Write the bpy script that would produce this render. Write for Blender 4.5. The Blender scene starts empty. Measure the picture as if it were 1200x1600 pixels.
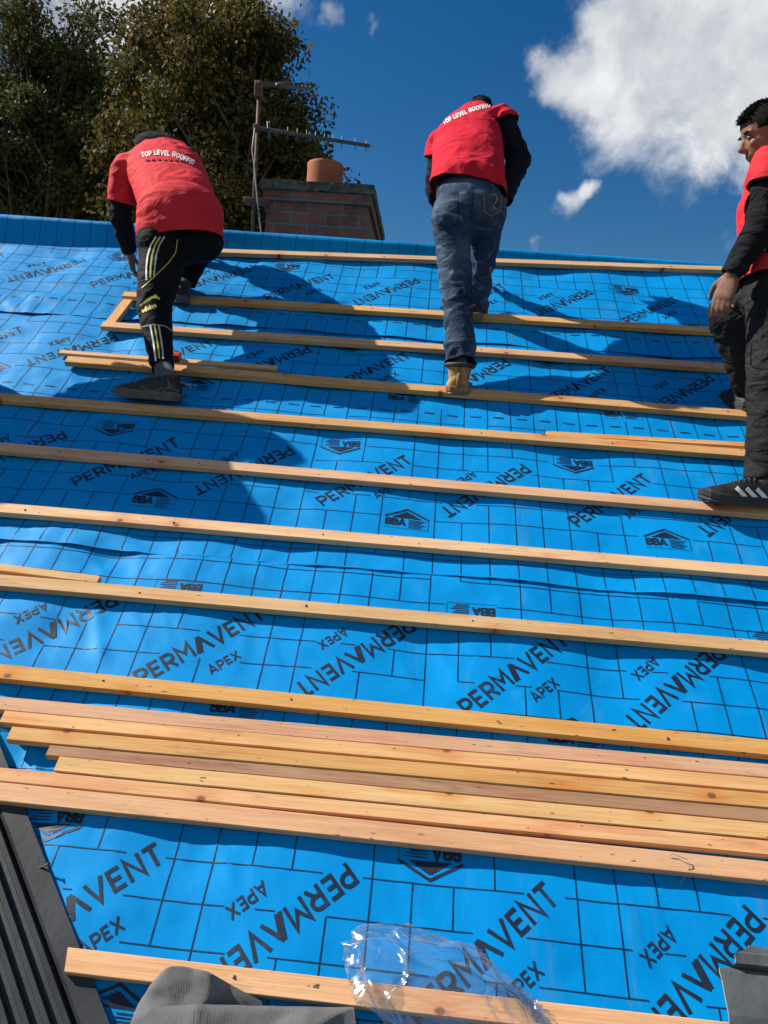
import bpy, bmesh, math, random
import numpy as np
from mathutils import Vector, Matrix, noise
from mathutils.bvhtree import BVHTree

scene = bpy.context.scene
COL = scene.collection
R_ = math.radians

# ------------------------------------------------------------------ camera
F = 1180.0            # focal length in photo pixels (1200 x 1600)
H = 1.95              # height of the camera above the roof plane
PITCH = R_(38)        # roof pitch
def _n(v): return v / np.linalg.norm(v)
u1 = _n(np.array([148., -1120., F]))                 # up the slope, in camera axes (x right, y down, z forward)
u2 = np.array([1, .08, -.05]); u2 = _n(u2 - u1 * (u2 @ u1))   # along the ridge
un = np.cross(u1, u2); un = un if un[1] < 0 else -un  # roof normal
cy_ = math.cos(PITCH) * u1 - math.sin(PITCH) * un     # level, away
cz_ = math.sin(PITCH) * u1 + math.cos(PITCH) * un     # up
CW = np.array([u2, cy_, cz_])                         # camera axes -> world
cam_d = bpy.data.cameras.new('camera'); cam = bpy.data.objects.new('camera', cam_d); COL.objects.link(cam)
mw = Matrix.Identity(4)
for i in range(3):
    mw[i][0] = CW[i][0]; mw[i][1] = -CW[i][1]; mw[i][2] = -CW[i][2]
cam.matrix_world = mw
cam_d.sensor_fit = 'VERTICAL'; cam_d.sensor_height = 24; cam_d.lens = 24 * F / 1600
cam_d.clip_start = .05; cam_d.clip_end = 3000
scene.camera = cam

def RW(X, V, N=0.):                                   # roof coordinates -> world
    c, s = math.cos(PITCH), math.sin(PITCH)
    n = N - H
    return Vector((X, V * c - n * s, V * s + n * c))
RN = Vector((0, -math.sin(PITCH), math.cos(PITCH)))
RV = Vector((0, math.cos(PITCH), math.sin(PITCH)))
RX = Vector((1, 0, 0))
def ray(px, py):
    d = CW @ np.array([(px - 600) / F, (py - 800) / F, 1.]); return Vector(d)
def J(px, py, Z): return ray(px, py) * Z              # point at camera depth Z
def onroof(px, py, N=0.):                             # -> (X, V) on the plane N above the roof
    d = ray(px, py); t = (N - H) / d.dot(RN); p = d * t
    return p.x, p.dot(RV)

# ------------------------------------------------------------------ light
SUN_ROOF = (-1.75, 1.12, 1.0)                         # towards the sun, roof axes
sd = (RX * SUN_ROOF[0] + RV * SUN_ROOF[1] + RN * SUN_ROOF[2]).normalized()
sun_d = bpy.data.lights.new('sun', 'SUN'); sun_d.energy = 5.0; sun_d.angle = R_(.5); sun_d.color = (1, .93, .83)
sun = bpy.data.objects.new('sun', sun_d); COL.objects.link(sun)
sun.rotation_euler = sd.to_track_quat('Z', 'Y').to_euler(); sun.location = sd * 30
scene.view_settings.view_transform = 'Standard'; scene.view_settings.look = 'None'
scene.view_settings.gamma = 1; scene.view_settings.use_curve_mapping = False
scene.view_settings.exposure = 0.6

class NT:                                             # small node helper
    def __init__(s, tree): s.t = tree; s.n = tree.nodes; s.l = tree.links
    def add(s, typ, props=None, **ins):
        n = s.n.new(typ)
        for k, v in (props or {}).items(): setattr(n, k, v)
        for k, v in ins.items():
            sock = n.inputs[int(k[1:])] if k[0] == 'i' and k[1:].isdigit() else n.inputs[k.replace('_', ' ')]
            if isinstance(v, bpy.types.NodeSocket): s.l.new(v, sock)
            else: sock.default_value = v
        return n
    def math(s, op, a, b=0., c=None, clamp=False):
        kw = dict(i0=a, i1=b)
        if c is not None: kw['i2'] = c
        return s.add('ShaderNodeMath', dict(operation=op, use_clamp=clamp), **kw).outputs[0]
    def ramp(s, fac, stops, interp='LINEAR'):
        n = s.n.new('ShaderNodeValToRGB'); n.color_ramp.interpolation = interp
        e = n.color_ramp.elements
        while len(e) < len(stops): e.new(.5)
        for q, (p, c) in zip(e, stops): q.position = p; q.color = (*c, 1) if len(c) == 3 else c
        s.l.new(fac, n.inputs[0]); return n.outputs[0]
    def mix(s, fac, a, b, typ='MIX'):
        n = s.n.new('ShaderNodeMix'); n.data_type = 'RGBA'; n.blend_type = typ
        for k, v in ((0, fac), (6, a), (7, b)):
            if isinstance(v, bpy.types.NodeSocket): s.l.new(v, n.inputs[k])
            else: n.inputs[k].default_value = (*v, 1) if isinstance(v, tuple) and len(v) == 3 else v
        return n.outputs[2]
    def noise(s, vec, scale, detail=4, rough=.55, dist=0., out=0):
        kw = dict(Scale=scale, Detail=detail, Roughness=rough, Distortion=dist)
        if vec is not None: kw['Vector'] = vec
        return s.add('ShaderNodeTexNoise', None, **kw).outputs[out]
    def mapping(s, vec, scale=(1, 1, 1), loc=(0, 0, 0), rot=(0, 0, 0)):
        return s.add('ShaderNodeMapping', None, Vector=vec, Scale=scale, Location=loc, Rotation=rot).outputs[0]

def world():
    w = bpy.data.worlds.new('World'); scene.world = w; w.use_nodes = True
    w.node_tree.nodes.clear(); t = NT(w.node_tree)
    sky = t.add('ShaderNodeTexSky', dict(sky_type='NISHITA', sun_disc=False))
    sky.sun_elevation = math.asin(sd.z); sky.sun_rotation = math.atan2(sd.x, sd.y)
    sky.altitude = 0; sky.air_density = 1.0; sky.dust_density = .3; sky.ozone_density = 3.0
    col = t.add('ShaderNodeHueSaturation', None, Saturation=1.40, Value=.53, Hue=.502, Color=sky.outputs[0]).outputs[0]
    d = t.add('ShaderNodeTexCoord').outputs['Generated']
    blobs = [(1075, 70, 190, 1), (1170, 60, 210, 1), (1000, 40, 110, 1), (975, 135, 100, .95), (905, 122, 72, .95), (862, 128, 56, .85), (930, 165, 60, .6), (1110, 170, 120, .95),
             (1000, 185, 90, .55), (1190, 215, 90, .85), (908, 316, 36, .66), (928, 302, 26, .66), (888, 328, 30, .55), (350, -30, 85, .9), (430, -18, 45, .6), (190, 70, 110, .95), (90, 70, 120, .8),
             (60, 170, 130, .55), (575, 25, 20, .5), (505, 12, 28, .5), (840, 378, 24, .48), (230, -170, 230, .9), (1000, -160, 170, .85), (1500, 100, 300, .8), (1700, 330, 200, .7), (-350, 100, 250, .8), (-600, 350, 250, .7)]
    warp = t.noise(d, 7.0, 5, .6, out=1)
    wv = t.add('ShaderNodeVectorMath', dict(operation='SCALE'), i0=t.add('ShaderNodeVectorMath', dict(operation='SUBTRACT'), i0=warp, i1=(.5, .5, .5)).outputs[0], Scale=.10).outputs[0]
    dw = t.add('ShaderNodeVectorMath', dict(operation='ADD'), i0=d, i1=wv).outputs[0]
    m = None
    far = [((-.5, -1, .45), 420, 1), ((.5, -1, .35), 460, 1), ((0, -.6, .8), 380, .95), ((1, -.3, .4), 380, .95), ((.3, -1, 1.1), 300, .9), ((-1, -.5, .9), 300, .85)]   # unseen clouds behind the camera, added to lift the fill light in shade
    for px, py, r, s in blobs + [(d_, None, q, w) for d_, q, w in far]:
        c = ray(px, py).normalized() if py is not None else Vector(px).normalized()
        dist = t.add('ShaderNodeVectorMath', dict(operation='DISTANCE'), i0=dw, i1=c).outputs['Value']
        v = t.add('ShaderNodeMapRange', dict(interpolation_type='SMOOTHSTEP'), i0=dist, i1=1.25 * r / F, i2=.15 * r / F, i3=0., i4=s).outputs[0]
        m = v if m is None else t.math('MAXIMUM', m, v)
    fb = t.noise(d, 9.0, 9, .62, .25)
    fb2 = t.noise(d, 30.0, 6, .6)
    dens = t.math('ADD', m, t.math('ADD', t.math('MULTIPLY', t.math('SUBTRACT', fb, .5), 1.2), t.math('MULTIPLY', t.math('SUBTRACT', fb2, .5), .22)))
    dens = t.math('MULTIPLY', dens, t.math('MULTIPLY', m, 6.0, clamp=True))
    a = t.add('ShaderNodeMapRange', dict(interpolation_type='SMOOTHSTEP'), i0=dens, i1=.24, i2=.84, i3=0., i4=.97).outputs[0]
    shade = t.noise(t.mapping(d, loc=(.02, 0, -.05)), 4.5, 5, .55)
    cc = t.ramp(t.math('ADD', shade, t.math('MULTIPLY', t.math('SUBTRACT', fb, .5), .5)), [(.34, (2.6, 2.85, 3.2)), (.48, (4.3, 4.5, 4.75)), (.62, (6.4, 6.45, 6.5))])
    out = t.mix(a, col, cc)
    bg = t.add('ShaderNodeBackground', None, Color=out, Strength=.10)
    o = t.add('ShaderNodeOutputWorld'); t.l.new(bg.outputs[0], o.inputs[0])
world()

# ------------------------------------------------------------------ object helpers
def bm_obj(name, bm, mat, parent=None, base=None, smooth=False):
    if base is not None: bmesh.ops.translate(bm, verts=bm.verts, vec=-base)
    me = bpy.data.meshes.new(name); bm.to_mesh(me); bm.free()
    return me_obj(name, me, mat, parent, smooth)
def me_obj(name, me, mat, parent=None, smooth=False):
    for m in (mat if isinstance(mat, (list, tuple)) else [mat]): me.materials.append(m)
    if smooth: me.polygons.foreach_set('use_smooth', [True] * len(me.polygons))
    o = bpy.data.objects.new(name, me); COL.objects.link(o)
    if parent: o.parent = parent
    return o
def tag(o, label, cat, group=None, kind=None):
    if kind: o['kind'] = kind
    if label: o['label'] = label
    if cat: o['category'] = cat
    if group: o['group'] = group
    return o
def thing(name, label, cat, base=(0, 0, 0), group=None):
    o = bpy.data.objects.new(name, None); COL.objects.link(o); o.location = base; o.empty_display_size = .1
    return tag(o, label, cat, group)
def box(bm, lo, hi, M=None, bevel=0.):
    vs = [Vector((x, y, z)) for x in (lo[0], hi[0]) for y in (lo[1], hi[1]) for z in (lo[2], hi[2])]
    if M: vs = [M @ v for v in vs]
    b = [bm.verts.new(v) for v in vs]
    fs = [bm.faces.new([b[i] for i in q]) for q in ((0, 1, 3, 2), (4, 6, 7, 5), (0, 4, 5, 1), (2, 3, 7, 6), (0, 2, 6, 4), (1, 5, 7, 3))]
    if bevel: bmesh.ops.bevel(bm, geom=list({e for f in fs for e in f.edges}), offset=bevel, segments=2, affect='EDGES', profile=.6)
def frame(d):
    d = d.normalized(); a = Vector((0, 0, 1)) if abs(d.z) < .9 else Vector((1, 0, 0))
    x = a.cross(d).normalized(); return x, d.cross(x).normalized(), d
def loft(bm, rings, cap=True):
    vs = [[bm.verts.new(p) for p in r] for r in rings]; n = len(rings[0])
    for a, b in zip(vs, vs[1:]):
        for i in range(n): bm.faces.new((a[i], a[(i + 1) % n], b[(i + 1) % n], b[i]))
    if cap: bm.faces.new(list(reversed(vs[0]))); bm.faces.new(vs[-1])
    return vs
def ring(c, a, b, n=16, p=2.0):
    out = []
    for i in range(n):
        t = 2 * math.pi * i / n; x, y = math.cos(t), math.sin(t)
        if p != 2: x = math.copysign(abs(x) ** (2 / p), x); y = math.copysign(abs(y) ** (2 / p), y)
        out.append(c + a * x + b * y)
    return out
def tube(bm, pts, radii, n=8):
    pts = [Vector(p) for p in pts]
    if not isinstance(radii, (list, tuple)): radii = [radii] * len(pts)
    rings = []; x = None
    for i, p in enumerate(pts):
        d = (pts[min(i + 1, len(pts) - 1)] - pts[max(i - 1, 0)])
        if d.length < 1e-9: d = Vector((0, 0, 1))
        d.normalize()
        if x is None: x, y, _ = frame(d)
        else:
            x = (x - d * x.dot(d)).normalized(); y = d.cross(x)
        rings.append(ring(p, x * radii[i], y * radii[i], n))
    loft(bm, rings)
def cone(bm, p0, r0, p1, r1, n=20, k=5):              # round cone with hemispherical ends
    p0, p1 = Vector(p0), Vector(p1); x, y, d = frame(p1 - p0 if (p1 - p0).length > 1e-6 else Vector((0, 0, 1)))
    rs = []
    for i in range(k): a = math.pi / 2 * (i + .25) / (k); rs.append(ring(p0 - d * r0 * math.cos(a), x * r0 * math.sin(a), y * r0 * math.sin(a), n))
    rs.append(ring(p0, x * r0, y * r0, n)); rs.append(ring(p1, x * r1, y * r1, n))
    for i in reversed(range(k)): a = math.pi / 2 * (i + .25) / (k); rs.append(ring(p1 + d * r1 * math.cos(a), x * r1 * math.sin(a), y * r1 * math.sin(a), n))
    loft(bm, rs)
def ell(bm, c, ax, n=20, m=12):                       # ellipsoid, ax = three half-axis vectors
    rs = []
    for i in range(m):
        t = math.pi * (i + .3) / (m - .4)
        rs.append(ring(Vector(c) - ax[2] * math.cos(t), ax[0] * math.sin(t), ax[1] * math.sin(t), n))
    loft(bm, rs)
def chain(bm, pts, rs):
    for i in range(len(pts) - 1): cone(bm, pts[i], rs[i], pts[i + 1], rs[i + 1])
def remesh(bm, vox, smooth=2):
    bmesh.ops.recalc_face_normals(bm, faces=bm.faces)
    me = bpy.data.meshes.new('tmp'); bm.to_mesh(me); bm.free()
    o = bpy.data.objects.new('tmp', me); COL.objects.link(o)
    md = o.modifiers.new('r', 'REMESH'); md.mode = 'VOXEL'; md.voxel_size = vox; md.adaptivity = 0
    dg = bpy.context.evaluated_depsgraph_get(); ev = o.evaluated_get(dg)
    b = bmesh.new(); b.from_mesh(ev.to_mesh()); ev.to_mesh_clear()
    bpy.data.objects.remove(o); bpy.data.meshes.remove(me)
    for _ in range(smooth): bmesh.ops.smooth_vert(b, verts=b.verts, factor=.5, use_axis_x=True, use_axis_y=True, use_axis_z=True)
    return b
def fbm(p, oct=3):
    s = 0; a = 1.; q = Vector(p)
    for _ in range(oct): s += a * noise.noise(q); a *= .5; q = q * 2.03 + Vector((7.1, 3.3, 1.7))
    return s

# ------------------------------------------------------------------ materials
MATS = {}
def mat(name):
    m = bpy.data.materials.new(name); m.use_nodes = True; m.node_tree.nodes.clear(); t = NT(m.node_tree)
    out = t.add('ShaderNodeOutputMaterial'); return m, t, out
def pbr(t, out, **k):
    b = t.add('ShaderNodeBsdfPrincipled', None, **k); t.l.new(b.outputs[0], out.inputs[0]); return b
def bump(t, h, strength, dist=.01):
    return t.add('ShaderNodeBump', None, Height=h, Strength=strength, Distance=dist).outputs[0]
def plain(name, col, rough=.7, var=.25, scale=8., bmp=0., bscale=60., metal=0., spec=.5):
    m, t, o = mat(name); tc = t.add('ShaderNodeTexCoord').outputs['Object']
    n = t.noise(tc, scale, 6, .6)
    lo = tuple(max(0, c * (1 - var)) for c in col); hi = tuple(min(1, c * (1 + var)) for c in col)
    k = dict(Base_Color=t.ramp(n, [(.3, lo), (.7, hi)]), Roughness=rough, Metallic=metal, Specular_IOR_Level=spec)
    if bmp: k['Normal'] = bump(t, t.noise(tc, bscale, 5, .6), bmp)
    pbr(t, o, **k); return m

def m_membrane():
    m, t, o = mat('blue_membrane'); tc = t.add('ShaderNodeTexCoord').outputs['Object']
    n1 = t.noise(tc, 2.6, 6, .6); n2 = t.noise(t.mapping(tc, (1, .35, 1)), 6.0, 7, .65, .4)
    base = t.ramp(n1, [(.3, (.0006, .225, .585)), (.7, (.0010, .275, .68))])
    dust = t.math('MULTIPLY', t.add('ShaderNodeMapRange', None, i0=n2, i1=.60, i2=.82, i3=0., i4=.24).outputs[0], 1.0)
    col = t.mix(dust, base, (.16, .36, .55))
    streak = t.add('ShaderNodeMapRange', None, i0=t.noise(t.mapping(tc, (8, .9, .9)), 2.2, 6, .65), i1=.60, i2=.80, i3=0., i4=.42).outputs[0]
    col = t.mix(streak, col, (.12, .22, .30))
    grime = t.add('ShaderNodeMapRange', None, i0=t.noise(tc, 14., 8, .7), i1=.66, i2=.8, i3=0., i4=.35).outputs[0]
    col = t.mix(grime, col, (.10, .12, .13))
    sp = t.add('ShaderNodeMapRange', None, i0=t.noise(tc, 160., 2, .5), i1=.74, i2=.80, i3=0., i4=.5).outputs[0]
    col = t.mix(sp, col, (.03, .05, .08))
    crease = t.noise(t.mapping(tc, (1.0, .7, 1.)), 4.5, 3, .45, .3)
    weave = t.noise(tc, 420., 2, .5)
    hgt = t.math('ADD', t.math('MULTIPLY', crease, 1.0), t.math('MULTIPLY', weave, .035))
    rg = t.ramp(n2, [(.3, (.50,) * 3), (.75, (.66,) * 3)])
    pbr(t, o, Base_Color=col, Roughness=rg, Specular_IOR_Level=.30, Specular_Tint=(.10, .66, 1, 1), Normal=bump(t, hgt, .5, .02)); return m
def m_ink():
    m, t, o = mat('black_print'); tc = t.add('ShaderNodeTexCoord').outputs['Object']
    n = t.noise(tc, 9., 6, .65)
    col = t.ramp(n, [(.3, (.006, .011, .022)), (.58, (.012, .024, .05)), (.72, (.018, .075, .18))])
    pbr(t, o, Base_Color=col, Roughness=.5, Specular_IOR_Level=.35); return m
def m_wood(name, c0, c1, c2, dark=.0):
    m, t, o = mat(name); tc = t.add('ShaderNodeTexCoord').outputs['Object']
    rnd = t.add('ShaderNodeObjectInfo').outputs['Random']
    off = t.add('ShaderNodeCombineXYZ', None, X=t.math('MULTIPLY', rnd, 37.), Y=t.math('MULTIPLY', rnd, 11.), Z=t.math('MULTIPLY', rnd, 23.)).outputs[0]
    v = t.add('ShaderNodeVectorMath', dict(operation='ADD'), i0=tc, i1=off).outputs[0]
    kn = t.add('ShaderNodeTexVoronoi', dict(feature='F1', voronoi_dimensions='2D'), Vector=t.mapping(v, (1, 1.5, 1)), Scale=2.7)
    kd = kn.outputs['Distance']
    knot = t.add('ShaderNodeMapRange', dict(interpolation_type='SMOOTHSTEP'), i0=kd, i1=.046, i2=.018, i3=0., i4=1.).outputs[0]
    halo = t.add('ShaderNodeMapRange', dict(interpolation_type='SMOOTHSTEP'), i0=kd, i1=.20, i2=.03, i3=0., i4=1.).outputs[0]
    warpv = t.add('ShaderNodeVectorMath', dict(operation='ADD'), i0=v, i1=t.add('ShaderNodeCombineXYZ', None, Y=t.math('MULTIPLY', halo, .012)).outputs[0]).outputs[0]
    grainv = t.mapping(warpv, (.9, 34, 34))
    g = t.noise(grainv, 1.6, 5, .65, 1.2)
    g2 = t.noise(t.mapping(v, (4, 190, 190)), 1.5, 3, .6)
    big = t.noise(t.mapping(v, (1.0, 9, 9)), 1.9, 5, .6)
    col = t.ramp(t.math('ADD', t.math('MULTIPLY', g, .5), t.math('MULTIPLY', big, .5)), [(.30, tuple(c * .92 for c in c0)), (.5, c1), (.68, c2)])
    col = t.mix(t.math('MULTIPLY', t.math('SUBTRACT', g2, .45, clamp=True), .9), col, tuple(c * .55 for c in c0))
    stain = t.add('ShaderNodeMapRange', None, i0=t.noise(t.mapping(v, (1.6, 10, 10)), 2.0, 4, .55), i1=.56, i2=.70, i3=0., i4=.55).outputs[0]
    col = t.mix(stain, col, (c0[0] * 1.15, c0[1] * .72, c0[2] * .45))
    col = t.mix(t.math('MULTIPLY', halo, .45), col, (c0[0] * 1.05, c0[1] * .70, c0[2] * .5))
    col = t.mix(t.math('MULTIPLY', knot, .8), col, (.13, .055, .022))
    dirt = t.add('ShaderNodeMapRange', None, i0=t.noise(t.mapping(v, (2.2, 9, 9)), 2.2, 7, .7), i1=.58, i2=.78, i3=0., i4=.55 + dark).outputs[0]
    col = t.mix(dirt, col, (.11, .085, .06))
    fleck = t.add('ShaderNodeMapRange', None, i0=t.noise(t.mapping(v, (14, 40, 40)), 2., 2, .5), i1=.70, i2=.75, i3=0., i4=.85).outputs[0]
    col = t.mix(fleck, col, (.035, .025, .02))
    hs = t.add('ShaderNodeHueSaturation', None, Hue=t.math('ADD', .490, t.math('MULTIPLY', rnd, .012)), Saturation=t.math('ADD', .88, t.math('MULTIPLY', rnd, .22)), Value=t.math('ADD', .86, t.math('MULTIPLY', t.math('FRACT', t.math('MULTIPLY', rnd, 7.3)), .22)), Color=col).outputs[0]
    pbr(t, o, Base_Color=hs, Roughness=.72, Specular_IOR_Level=.25, Normal=bump(t, t.math('ADD', g, g2), .28, .003)); return m
def m_cloth(name, col, var=.2, rough=.85, fold=.35, fscale=7., weave=700., col2=None, fmap=(1, 1, 2.0), cscale=5.):
    m, t, o = mat(name); tc = t.add('ShaderNodeTexCoord').outputs['Object']
    n = t.noise(tc, cscale, 6, .62)
    lo = tuple(c * (1 - var) for c in col); hi = col2 or tuple(min(1, c * (1 + var)) for c in col)
    c = t.ramp(n, [(.32, lo), (.70, hi)])
    fl = t.noise(t.mapping(tc, fmap), fscale, 3, .5, 1.6)
    h = t.math('ADD', fl, t.math('MULTIPLY', t.noise(tc, weave, 2, .5), .015))
    pbr(t, o, Base_Color=c, Roughness=rough, Specular_IOR_Level=.16, Normal=bump(t, h, fold, .035)); return m
def m_jeans():
    m, t, o = mat('blue_denim'); tc = t.add('ShaderNodeTexCoord').outputs['Object']
    n = t.noise(tc, 4.5, 6, .6); fl = t.noise(t.mapping(tc, (1, 1, 2.2)), 8., 4, .55, 1.6)
    c = t.ramp(n, [(.32, (.007, .016, .036)), (.50, (.022, .052, .10)), (.68, (.085, .14, .20))])
    c = t.mix(t.add('ShaderNodeMapRange', None, i0=fl, i1=.54, i2=.70, i3=0., i4=.65).outputs[0], c, (.17, .23, .30))
    tw = t.noise(t.mapping(tc, (900, 900, 120)), 1., 2, .5)
    c = t.mix(t.math('MULTIPLY', tw, .35), c, (.008, .014, .03))
    pbr(t, o, Base_Color=c, Roughness=.85, Specular_IOR_Level=.2, Normal=bump(t, t.math('ADD', fl, t.math('MULTIPLY', tw, .03)), .5, .03)); return m
def m_skin():
    m, t, o = mat('brown_skin'); tc = t.add('ShaderNodeTexCoord').outputs['Object']
    c = t.ramp(t.noise(tc, 14., 5, .6), [(.3, (.15, .068, .040)), (.7, (.25, .125, .078))])
    b = pbr(t, o, Base_Color=c, Roughness=.58, Specular_IOR_Level=.35, Normal=bump(t, t.noise(tc, 120., 4, .6), .3, .004))
    b.inputs['Subsurface Weight'].default_value = .06; b.inputs['Subsurface Radius'].default_value = (.01, .004, .002); return m
def m_brick():
    m, t, o = mat('old_brick'); tc = t.add('ShaderNodeTexCoord').outputs['UV']
    b = t.add('ShaderNodeTexBrick', dict(offset=.5), Vector=tc, Color1=(.26, .080, .042, 1), Color2=(.16, .055, .033, 1), Mortar=(.15, .125, .10, 1), Scale=1., Mortar_Size=.009, Mortar_Smooth=.2, Bias=-.1, Brick_Width=.225, Row_Height=.075)
    n = t.noise(tc, 9., 7, .7); n2 = t.noise(tc, 3., 5, .6)
    c = t.mix(t.add('ShaderNodeMapRange', None, i0=n, i1=.46, i2=.70, i3=0., i4=.7).outputs[0], b.outputs[0], (.034, .022, .015))
    c = t.mix(t.add('ShaderNodeMapRange', None, i0=n2, i1=.60, i2=.78, i3=0., i4=.4).outputs[0], c, (.13, .10, .07))
    h = t.math('ADD', t.math('MULTIPLY', b.outputs[1], -1.), t.math('MULTIPLY', n, .5))
    pbr(t, o, Base_Color=c, Roughness=.92, Normal=bump(t, h, .8, .012)); return m
def m_leaf(name, cols):
    m, t, o = mat(name); g = t.add('ShaderNodeNewGeometry'); tc = t.add('ShaderNodeTexCoord').outputs['Object']
    r = t.math('ADD', t.math('MULTIPLY', g.outputs['Random Per Island'], .62), t.math('MULTIPLY', t.noise(tc, .8, 3, .5), .38))
    c = t.ramp(r, cols)
    d = t.add('ShaderNodeBsdfPrincipled', None, Base_Color=c, Roughness=.7, Specular_IOR_Level=.15)
    tr = t.add('ShaderNodeBsdfTranslucent', None, Color=c)
    mx = t.add('ShaderNodeMixShader', None, i0=.30, i1=d.outputs[0], i2=tr.outputs[0]); t.l.new(mx.outputs[0], o.inputs[0]); return m
def m_plastic_film():
    m, t, o = mat('clear_film'); tc = t.add('ShaderNodeTexCoord').outputs['Object']
    h = t.noise(tc, 22., 5, .6, 1.5)
    nrm = bump(t, h, .10, .012)
    lw = t.add('ShaderNodeLayerWeight', None, Blend=.35, Normal=nrm)
    gl = t.add('ShaderNodeBsdfGlossy', None, Color=(.95, .97, 1, 1), Roughness=.2, Normal=nrm)
    df = t.add('ShaderNodeBsdfDiffuse', None, Color=(.8, .83, .87, 1))
    tp = t.add('ShaderNodeBsdfTransparent', None, Color=(.97, .98, .985, 1))
    a = t.add('ShaderNodeMixShader', None, i0=t.math('ADD', .02, t.math('MULTIPLY', t.math('POWER', lw.outputs['Facing'], 4.), .30)), i1=tp.outputs[0], i2=df.outputs[0])
    b = t.add('ShaderNodeMixShader', None, i0=t.math('ADD', .03, t.math('MULTIPLY', lw.outputs['Fresnel'], .27), clamp=True), i1=a.outputs[0], i2=gl.outputs[0])
    t.l.new(b.outputs[0], o.inputs[0]); return m
def m_weave():
    m, t, o = mat('grey_weave'); tc = t.add('ShaderNodeTexCoord').outputs['UV']
    w1 = t.add('ShaderNodeTexWave', dict(wave_type='BANDS', bands_direction='X'), Vector=tc, Scale=34., Distortion=.3).outputs[0]
    w2 = t.add('ShaderNodeTexWave', dict(wave_type='BANDS', bands_direction='Y'), Vector=tc, Scale=34., Distortion=.3).outputs[0]
    w = t.math('MULTIPLY', w1, w2); n = t.noise(tc, 5., 5, .6)
    c = t.mix(w, (.25, .25, .25), (.46, .46, .455)); c = t.mix(t.math('MULTIPLY', n, .35), c, (.30, .295, .285))
    pbr(t, o, Base_Color=c, Roughness=.8, Normal=bump(t, w, .5, .002)); return m

M = dict(
    membrane=m_membrane(), ink=m_ink(),
    pine=m_wood('pine', (.55, .285, .115), (.71, .415, .185), (.78, .51, .25)),
    pale=m_wood('pale_pine', (.58, .335, .15), (.73, .46, .23), (.80, .56, .31)),
    pink=m_wood('pink_pine', (.52, .245, .105), (.68, .37, .165), (.75, .47, .23)),
    brown=m_wood('brown_pine', (.34, .165, .062), (.46, .25, .100), (.53, .31, .14), .25),
    orange=m_wood('orange_pine', (.60, .285, .092), (.74, .41, .155), (.80, .50, .215)),
    red=m_cloth('red_cotton', (.56, .022, .030), .12, .8, .42, 6.5, col2=(.70, .035, .045)),
    redfleece=m_cloth('red_fleece', (.52, .010, .028), .12, .9, .4, 6., col2=(.66, .018, .045)),
    black=m_cloth('black_jersey', (.008, .0085, .011), .3, .9, .6, 8.),
    navy=m_cloth('navy_jersey', (.006, .007, .014), .3, .85, .6, 8.),
    track=m_cloth('black_tracksuit', (.005, .005, .0065), .3, .8, .5, 8.),
    work=m_cloth('charcoal_workwear', (.010, .010, .0115), .35, .8, .65, 8., col2=(.024, .0235, .0235)),
    jeans=m_jeans(), skin=m_skin(),
    hair=plain('black_hair', (.005, .0045, .0045), .75, .4, 60., .6, 300., spec=.15),
    suede=plain('tan_suede', (.36, .20, .075), .9, .35, 20., .4, 90.),
    gum=plain('gum_rubber', (.22, .13, .055), .8, .3, 30., .3),
    offcut=plain('grey_black_grp', (.10, .11, .112), .33, .4, 8., .15, 30.), tread=plain('grey_black_rubber', (.085, .085, .088), .8, .3, 30., .3), lace=plain('dark_lace', (.10, .10, .105), .9, .2),
    sole=plain('dark_rubber', (.022, .022, .024), .7, .3, 20., .2),
    shoe=plain('black_leather', (.009, .009, .010), .55, .4, 20., .3, 80.),
    sock=plain('grey_sock', (.07, .09, .11), .9, .3, 30., .4, 200.),
    white=plain('white_ink', (.72, .72, .72), .6, .12, 40.),
    grey=plain('grey_ink', (.42, .43, .44), .6, .1, 40.),
    yellow=plain('yellow_ink', (.60, .52, .06), .6, .12, 40.),
    eye=plain('eye_white', (.16, .13, .11), .3, .5, 60.),
    brick=m_brick(), concrete=plain('mossy_concrete', (.085, .075, .055), .95, .75, 22., .9, 40.),
    terracotta=plain('terracotta', (.31, .095, .045), .85, .35, 7., .25, 50.),
    rust=plain('rusty_steel', (.13, .065, .045), .75, .5, 30., .4, 60., metal=.3),
    alu=plain('dull_aluminium', (.10, .095, .09), .5, .35, 30., metal=.6),
    lead=plain('dark_lead', (.055, .057, .062), .6, .3, 12.),
    cable=plain('grey_cable', (.28, .28, .27), .6),
    bark=plain('grey_brown_bark', (.095, .075, .055), .95, .45, 9., .8, 26.),
    trough=plain('black_grp', (.026, .029, .032), .40, .45, 7., .08, 30.),
    cutedge=plain('pale_cut_edge', (.30, .30, .29), .8, .3, 40.),
    weave=m_weave(), film=m_plastic_film(),
    redplastic=plain('red_plastic', (.55, .03, .02), .4, .1), steel=plain('bright_steel', (.45, .45, .46), .35, .2, 30., metal=.8),
    render=plain('cream_render', (.52, .47, .38), .9, .1, 3., .3), tile=plain('brown_tile', (.16, .09, .065), .85, .35, 6., .4, 30.),
    grass=plain('rough_grass', (.055, .085, .025), .95, .5, 2., .6, 20.), ply=plain('grey_boarding', (.30, .22, .13), .8, .2, 5.),
    pvc=plain('white_pvc', (.75, .75, .73), .4, .05),
)

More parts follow.
